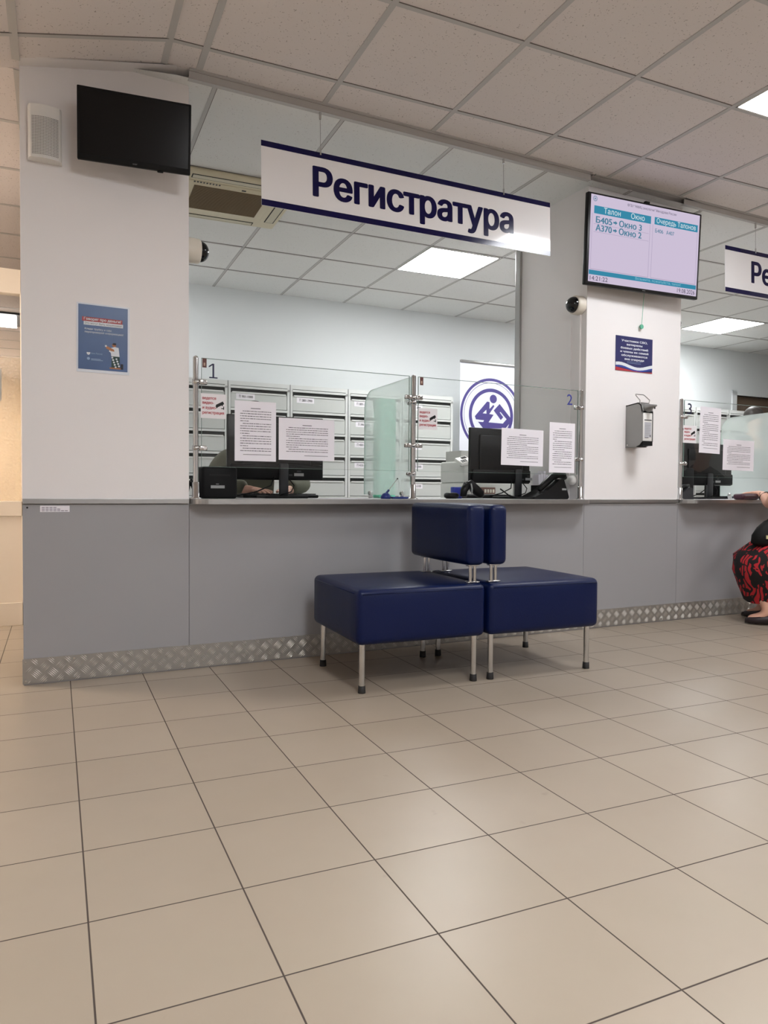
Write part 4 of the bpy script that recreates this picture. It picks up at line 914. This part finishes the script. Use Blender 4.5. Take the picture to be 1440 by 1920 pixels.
# ------------------------------------------------------------------ people
def skinned(name, nodes, edges, m, parent, sub=2, root=0):
    """nodes: (x,y,z,rx,ry)"""
    me = bpy.data.meshes.new(name); me.from_pydata([n[:3] for n in nodes], edges, []); me.materials.append(m)
    o = bpy.data.objects.new(name, me); COL.objects.link(o)
    if parent: o.parent = parent
    md = o.modifiers.new('skin', 'SKIN'); md.use_smooth_shade = True; md.branch_smoothing = 0.4
    for i, n in enumerate(nodes):
        sv = me.skin_vertices[0].data[i]; sv.radius = (n[3], n[4] if len(n) > 4 else n[3]); sv.use_root = (i == root)
    s = o.modifiers.new('sub', 'SUBSURF'); s.levels = sub; s.render_levels = sub
    ev = o.evaluated_get(bpy.context.evaluated_depsgraph_get())
    nm = bpy.data.meshes.new_from_object(ev); o.modifiers.clear(); o.data = nm; bpy.data.meshes.remove(me)
    return o
def chain(nodes, edges, pts, start=None):
    prev = start
    for p in pts:
        nodes.append(p); i = len(nodes) - 1
        if prev is not None: edges.append((prev, i))
        prev = i
    return prev
def pattern(name, c1, c2, sc, th=0.5):
    m = bpy.data.materials.new(name); m.use_nodes = True; nt = m.node_tree; b = nt.nodes['Principled BSDF']; b.inputs['Roughness'].default_value = 0.75
    tc = nt.nodes.new('ShaderNodeTexCoord'); n = nt.nodes.new('ShaderNodeTexNoise'); n.inputs['Scale'].default_value = sc; n.inputs['Detail'].default_value = 1.5; n.inputs['Distortion'].default_value = 1.6
    nt.links.new(tc.outputs['Object'], n.inputs['Vector'])
    wv = nt.nodes.new('ShaderNodeTexWave'); wv.wave_type = 'RINGS'; wv.inputs['Scale'].default_value = sc * 1.1; wv.inputs['Distortion'].default_value = 9; wv.inputs['Detail'].default_value = 1
    nt.links.new(tc.outputs['Object'], wv.inputs['Vector'])
    r1 = nt.nodes.new('ShaderNodeMath'); r1.operation = 'GREATER_THAN'; r1.inputs[1].default_value = th; nt.links.new(n.outputs[0], r1.inputs[0])
    r2 = nt.nodes.new('ShaderNodeMath'); r2.operation = 'GREATER_THAN'; r2.inputs[1].default_value = 0.28; nt.links.new(wv.outputs['Fac'], r2.inputs[0])
    mu = nt.nodes.new('ShaderNodeMath'); mu.operation = 'MULTIPLY'; nt.links.new(r1.outputs[0], mu.inputs[0]); nt.links.new(r2.outputs[0], mu.inputs[1])
    mx = nt.nodes.new('ShaderNodeMix'); mx.data_type = 'RGBA'; mx.inputs[6].default_value = lin(c1) + (1,); mx.inputs[7].default_value = lin(c2) + (1,)
    nt.links.new(mu.outputs[0], mx.inputs[0]); nt.links.new(mx.outputs[2], b.inputs['Base Color'])
    return m
HAIR = mat('dark_hair', (44, 36, 32), 0.5, var=0.3, vscale=60)
def head(c, m_skin, parent, hair, fwd=(0, 1)):
    """separate features are folded into the body mesh by the caller; here only hair"""
    pass
def ellipsoid(mb, c, r, m, n=20, k=12, M=None, cut=None):
    rings = []
    for j in range(k + 1):
        t = math.pi * j / k - math.pi / 2
        rings.append([(c[0] + r[0] * math.cos(t) * math.cos(2 * math.pi * i / n), c[1] + r[1] * math.cos(t) * math.sin(2 * math.pi * i / n), c[2] + r[2] * math.sin(t)) for i in range(n)])
    mb.loft(rings, m, M, False)
def hand_pts(nodes, edges, wrist, palm_end, across, up, curl, base_idx):
    """five fingers: wrist->palm_end direction d; across = towards the thumb"""
    W_ = Vector(wrist); P_ = Vector(palm_end); d = (P_ - W_).normalized(); ac = Vector(across).normalized(); dn = -Vector(up).normalized()
    for k, (o, ln) in enumerate(((0.026, 0.066), (0.009, 0.074), (-0.009, 0.069), (-0.026, 0.055))):
        b0 = P_ + ac * o; p1 = b0 + d * ln * 0.45 + dn * curl * 0.3; p2 = p1 + d * ln * 0.33 + dn * curl * 0.6; p3 = p2 + d * ln * 0.22 + dn * curl * 0.8
        chain(nodes, edges, [(*b0, 0.0085), (*p1, 0.0078), (*p2, 0.0070), (*p3, 0.0060)], base_idx)
    t0 = W_ + d * 0.025 + ac * 0.03; t1 = t0 + d * 0.028 + ac * 0.022 + dn * curl * 0.3; t2 = t1 + d * 0.03 + ac * 0.006 + dn * curl * 0.5
    chain(nodes, edges, [(*t0, 0.011), (*t1, 0.0095), (*t2, 0.0075)], base_idx - 1)

# visitor seated at the right window
p = thing('person', 'person in red and black skirt seated at the counter, right photo edge', 'person', (0, 0, 0))
SKIRT = pattern('red_black_print', (14, 10, 12), (186, 34, 44), 9.0, 0.51)
BTOP = mat('black_knit', (20, 19, 22), 0.85)
nodes = [(4.50, 2.86, 0.52, 0.13, 0.11)]; edges = []
ch_ = chain(nodes, edges, [(4.52, 2.90, 0.68, 0.115, 0.10), (4.53, 2.95, 0.84, 0.135, 0.10), (4.53, 2.99, 0.97, 0.12, 0.085)], 0)
nk = chain(nodes, edges, [(4.525, 3.02, 1.05, 0.05), (4.52, 3.035, 1.12, 0.052), (4.51, 3.055, 1.19, 0.082, 0.09), (4.51, 3.055, 1.27, 0.072, 0.08)], ch_)
sl = chain(nodes, edges, [(4.40, 3.02, 0.965, 0.055), (4.385, 3.10, 0.84, 0.046), (4.405, 3.165, 0.755, 0.040), (4.48, 3.255, 0.805, 0.033), (4.535, 3.315, 0.832, 0.027), (4.535, 3.36, 0.838, 0.026, 0.018)], ch_)
hand_pts(nodes, edges, (4.535, 3.315, 0.832), (4.52, 3.385, 0.838), (1, 0.15, 0), (0, 0, 1), 0.012, len(nodes) - 1)
sr = chain(nodes, edges, [(4.66, 3.00, 0.965, 0.055), (4.74, 3.06, 0.85, 0.046), (4.76, 3.15, 0.80, 0.040), (4.72, 3.27, 0.822, 0.032), (4.69, 3.34, 0.828, 0.026), (4.68, 3.38, 0.83, 0.026, 0.018)], ch_)
hand_pts(nodes, edges, (4.69, 3.34, 0.828), (4.675, 3.405, 0.83), (-1, -0.1, 0), (0, 0, 1), 0.012, len(nodes) - 1)
chain(nodes, edges, [(4.40, 2.93, 0.49, 0.085), (4.19, 3.10, 0.45, 0.066), (4.19, 3.09, 0.28, 0.055), (4.225, 3.035, 0.10, 0.034), (4.215, 3.06, 0.055, 0.036, 0.028), (4.165, 3.135, 0.030, 0.030, 0.018)], 0)
chain(nodes, edges, [(4.53, 2.98, 0.49, 0.085), (4.42, 3.20, 0.45, 0.066), (4.41, 3.21, 0.28, 0.055), (4.41, 3.20, 0.10, 0.034), (4.40, 3.225, 0.055, 0.036, 0.028), (4.365, 3.30, 0.030, 0.030, 0.018)], 0)
skinned('body', nodes, edges, SKIN, p)
nodes = [(4.50, 2.86, 0.52, 0.145, 0.125)]; edges = []
ch_ = chain(nodes, edges, [(4.52, 2.90, 0.68, 0.135, 0.118), (4.53, 2.95, 0.84, 0.150, 0.115), (4.53, 2.99, 0.98, 0.135, 0.098), (4.527, 3.01, 1.04, 0.075)], 0) - 1
chain(nodes, edges, [(4.395, 3.02, 0.965, 0.068), (4.385, 3.08, 0.87, 0.058)], ch_); chain(nodes, edges, [(4.665, 3.00, 0.965, 0.068), (4.735, 3.05, 0.865, 0.058)], ch_)
skinned('black_top', nodes, edges, BTOP, p)
m = MB(); N = 28; rings = []
for cx, cy, cz, rx, ry, rot in ((4.50, 2.86, 0.66, 0.16, 0.14, 0), (4.46, 2.90, 0.575, 0.20, 0.18, -30), (4.38, 2.98, 0.50, 0.24, 0.23, -30), (4.32, 3.05, 0.42, 0.245, 0.235, -30), (4.32, 3.07, 0.33, 0.235, 0.215, -30), (4.335, 3.085, 0.22, 0.20, 0.18, -30), (4.345, 3.09, 0.15, 0.175, 0.155, -30)):
    rr = []
    for i in range(N):
        t = 2 * math.pi * i / N; wob = 1 + 0.045 * math.sin(6 * t + cz * 9); x, y = rx * wob * math.cos(t), ry * wob * math.sin(t); c_, s_ = math.cos(R(rot)), math.sin(R(rot))
        rr.append((cx + x * c_ - y * s_, cy + x * s_ + y * c_, cz + 0.02 * math.sin(3 * t)))
    rings.append(rr)
m.loft(rings[::-1], SKIRT, None, False); m.build('skirt', p)
def shoe(toe, heel, name='shoe'):
    t = Vector(toe); h = Vector(heel); d = (t - h).normalized(); s = Vector((-d.y, d.x, 0)); L_ = (t - h).length; m = MB(); rings = []
    for f, hw, ht, z0 in ((0.0, 0.020, 0.045, 0.02), (0.08, 0.030, 0.055, 0.012), (0.35, 0.033, 0.048, 0.008), (0.62, 0.041, 0.042, 0.004), (0.85, 0.036, 0.034, 0.004), (0.97, 0.018, 0.022, 0.006)):
        hw, ht = hw * 1.12, ht * 1.25; c = h + d * L_ * f; rings.append([tuple(c + s * hw * math.cos(2 * math.pi * k / 14) + Vector((0, 0, max(z0, z0 + ht * 0.5 + ht * 0.5 * math.sin(2 * math.pi * k / 14))))) for k in range(14)])
    m.loft(rings, mat('shoe_leather', (34, 22, 26), 0.4)); m.box((-0.02, -0.02, 0), (0.02, 0.02, 0.03), mat('shoe_leather', (34, 22, 26), 0.4), T(*(h + d * 0.03))); m.build(name, p)
shoe((4.155, 3.15, 0), (4.27, 2.965, 0)); shoe((4.355, 3.325, 0), (4.43, 3.135, 0))
m = MB(); ellipsoid(m, (4.515, 3.035, 1.27), (0.092, 0.10, 0.10), HAIR); m.tube([(4.515, 2.97, 1.28), (4.52, 2.94, 1.18), (4.525, 2.935, 1.08)], [0.05, 0.05, 0.03], HAIR, 14); m.build('hair', p)
m = MB(); m.ring(0, 0, 0.030, 0.033, BLACK, T(4.505, 3.285, 0.818) @ RX(R(50))); m.tube([(4.505 + 0.034 * math.cos(2 * math.pi * k / 16), 3.285 + 0.022 * math.sin(2 * math.pi * k / 16), 0.818 - 0.026 * math.sin(2 * math.pi * k / 16)) for k in range(17)], 0.0035, BLACK, 6); m.build('bracelet', p)
a = thing('purse', 'dark purple purse held in the hand on the counter', 'purse', (4.43, 3.355, ZT), R(8))
m = MB(); m.rbox((-0.105, -0.035, 0.0), (0.10, 0.045, 0.042), 0.018, mat('plum_leather', (64, 30, 44), 0.45), RY(R(0)), 3); m.build('pouch', a)
m = MB(); m.tube([(-0.08, -0.036, 0.026), (0.08, -0.036, 0.026)], 0.0018, STEEL, 6); m.build('zip', a)
a = thing('handbag', 'black handbag with small pale clasp on the lap', 'bag', (4.22, 3.05, 0.50), R(-30))
m = MB(); rings = []
for z, cx, rx, ry in ((0.0, 0.04, 0.10, 0.045), (0.02, 0.04, 0.135, 0.06), (0.07, 0.045, 0.135, 0.062), (0.12, 0.055, 0.115, 0.05), (0.16, 0.068, 0.085, 0.034), (0.178, 0.075, 0.05, 0.012)):
    rings.append([(cx + rx * math.copysign(abs(math.cos(2 * math.pi * k / 24)) ** 0.7, math.cos(2 * math.pi * k / 24)), ry * math.sin(2 * math.pi * k / 24), z) for k in range(24)])
m.loft(rings, BLACKM); m.build('bag_body', a)
m = MB(); m.tube([(0.0, -0.01, 0.165), (0.03, -0.02, 0.20), (0.08, -0.02, 0.215), (0.13, -0.01, 0.165)], 0.006, BLACKM, 8); m.build('strap', a)
m = MB(); m.box((-0.03, -0.062, 0.05), (-0.015, -0.05, 0.072), mat('pale_brass', (206, 196, 150), 0.4)); m.box((0.035, -0.058, 0.10), (0.045, -0.045, 0.108), mat('pale_brass', (206, 196, 150), 0.4)); m.build('clasp', a)
a = thing('stool', 'round dark stool under the seated person', 'stool', (4.52, 2.84, 0))
m = MB(); m.lathe([(0.17, 0.38), (0.18, 0.40), (0.175, 0.425), (0.15, 0.43)], BLACK); m.build('seat', a)
for k in range(4):
    m = MB(); t = R(45 + 90 * k); m.cyl((0.17 * math.cos(t), 0.17 * math.sin(t), 0), (0.12 * math.cos(t), 0.12 * math.sin(t), 0.385), 0.012, CHROME, n=10); m.build('leg', a)

# clerk at the left window, behind the monitor
p = thing('person', 'person in olive jacket seated behind the monitor of the left window', 'person', (0, 0, 0))
OLIVE = mat('olive_cloth', (104, 104, 88), 0.85, var=0.12, vscale=12)
def clerk(x, y, par, top, zs=1.05, reach=True, hairm=HAIR):
    nodes = [(x, y + 0.12, 0.50, 0.13, 0.11)]; edges = []
    c = chain(nodes, edges, [(x, y + 0.08, 0.70, 0.12, 0.10), (x, y + 0.03, 0.88, 0.14, 0.10), (x, y, zs - 0.04, 0.115, 0.08)], 0)
    chain(nodes, edges, [(x, y - 0.01, zs + 0.05, 0.05), (x, y - 0.02, zs + 0.10, 0.05), (x, y - 0.03, zs + 0.165, 0.076, 0.084), (x, y - 0.03, zs + 0.235, 0.068, 0.076)], c)
    for s in (-1, 1):
        w_ = chain(nodes, edges, [(x + s * 0.17, y, zs - 0.05, 0.055), (x + s * 0.25, y - 0.04, zs - 0.16, 0.046), (x + s * 0.27, y - 0.13, 0.855, 0.040), (x + s * 0.17, y - 0.24, 0.838, 0.031), (x + s * 0.10, y - 0.31, 0.835, 0.026), (x + s * 0.085, y - 0.345, 0.832, 0.028, 0.017)], c)
        hand_pts(nodes, edges, (x + s * 0.10, y - 0.31, 0.835), (x + s * 0.075, y - 0.37, 0.832), (-s, -0.3, 0), (0, 0, 1), 0.012, len(nodes) - 1)
        chain(nodes, edges, [(x + s * 0.09, y + 0.05, 0.50, 0.085), (x + s * 0.11, y - 0.28, 0.50, 0.065), (x + s * 0.11, y - 0.27, 0.27, 0.055), (x + s * 0.11, y - 0.24, 0.08, 0.038), (x + s * 0.11, y - 0.36, 0.035, 0.038, 0.026)], 0)
    skinned('body', nodes, edges, SKIN, par)
    nodes = [(x, y + 0.12, 0.50, 0.15, 0.13)]; edges = []
    c = chain(nodes, edges, [(x, y + 0.08, 0.70, 0.145, 0.125), (x, y + 0.03, 0.88, 0.165, 0.125), (x, y, zs - 0.02, 0.125, 0.095)], 0)
    for s in (-1, 1): chain(nodes, edges, [(x + s * 0.10, y, zs - 0.02, 0.085), (x + s * 0.175, y, zs - 0.045, 0.088), (x + s * 0.255, y - 0.04, zs - 0.16, 0.070), (x + s * 0.275, y - 0.13, 0.868, 0.058), (x + s * 0.19, y - 0.22, 0.855, 0.048), (x + s * 0.125, y - 0.285, 0.848, 0.040)], c)
    chain(nodes, edges, [(x, y, zs + 0.045, 0.075)], c)
    skinned('jacket', nodes, edges, top, par)
    m = MB(); ellipsoid(m, (x, y - 0.012, zs + 0.225), (0.086, 0.096, 0.095), hairm); m.build('hair', par)
clerk(1.275, 4.35, p, OLIVE, 1.055)
p = thing('person', 'person with dark hair seen over the frosted divider of the right window', 'person', (0, 0, 0))
clerk(6.55, 4.92, p, mat('dark_cloth', (60, 60, 70), 0.85), 1.385)
def office_chair(x, y, label, h=0.42):
    o = thing('office_chair', label, 'chair', (x, y, 0))
    m = MB(); m.rbox((-0.22, -0.2, h - 0.06), (0.22, 0.2, h), 0.03, BLACKM); m.build('seat', o)
    m = MB(); m.rbox((-0.2, 0.22, h + 0.12), (0.2, 0.27, h + 0.5), 0.02, BLACKM); m.box((-0.03, 0.18, h - 0.05), (0.03, 0.25, h + 0.2), BLACKM); m.build('backrest', o)
    m = MB(); m.cyl((0, 0, 0.06), (0, 0, h - 0.06), 0.025, STEEL); m.build('column', o)
    for k in range(5):
        m = MB(); t = R(72 * k); m.cyl((0, 0, 0.07), (0.26 * math.cos(t), 0.26 * math.sin(t), 0.055), 0.018, BLACKM, n=8); m.cyl((0.26 * math.cos(t), 0.26 * math.sin(t) - .012, 0.027), (0.26 * math.cos(t), 0.26 * math.sin(t) + .012, 0.027), 0.027, BLACKM, n=10); m.build('castor_leg', o)
office_chair(1.275, 4.48, 'black swivel chair under the person behind the left window')
office_chair(6.55, 5.05, 'black swivel chair under the person behind the right window')
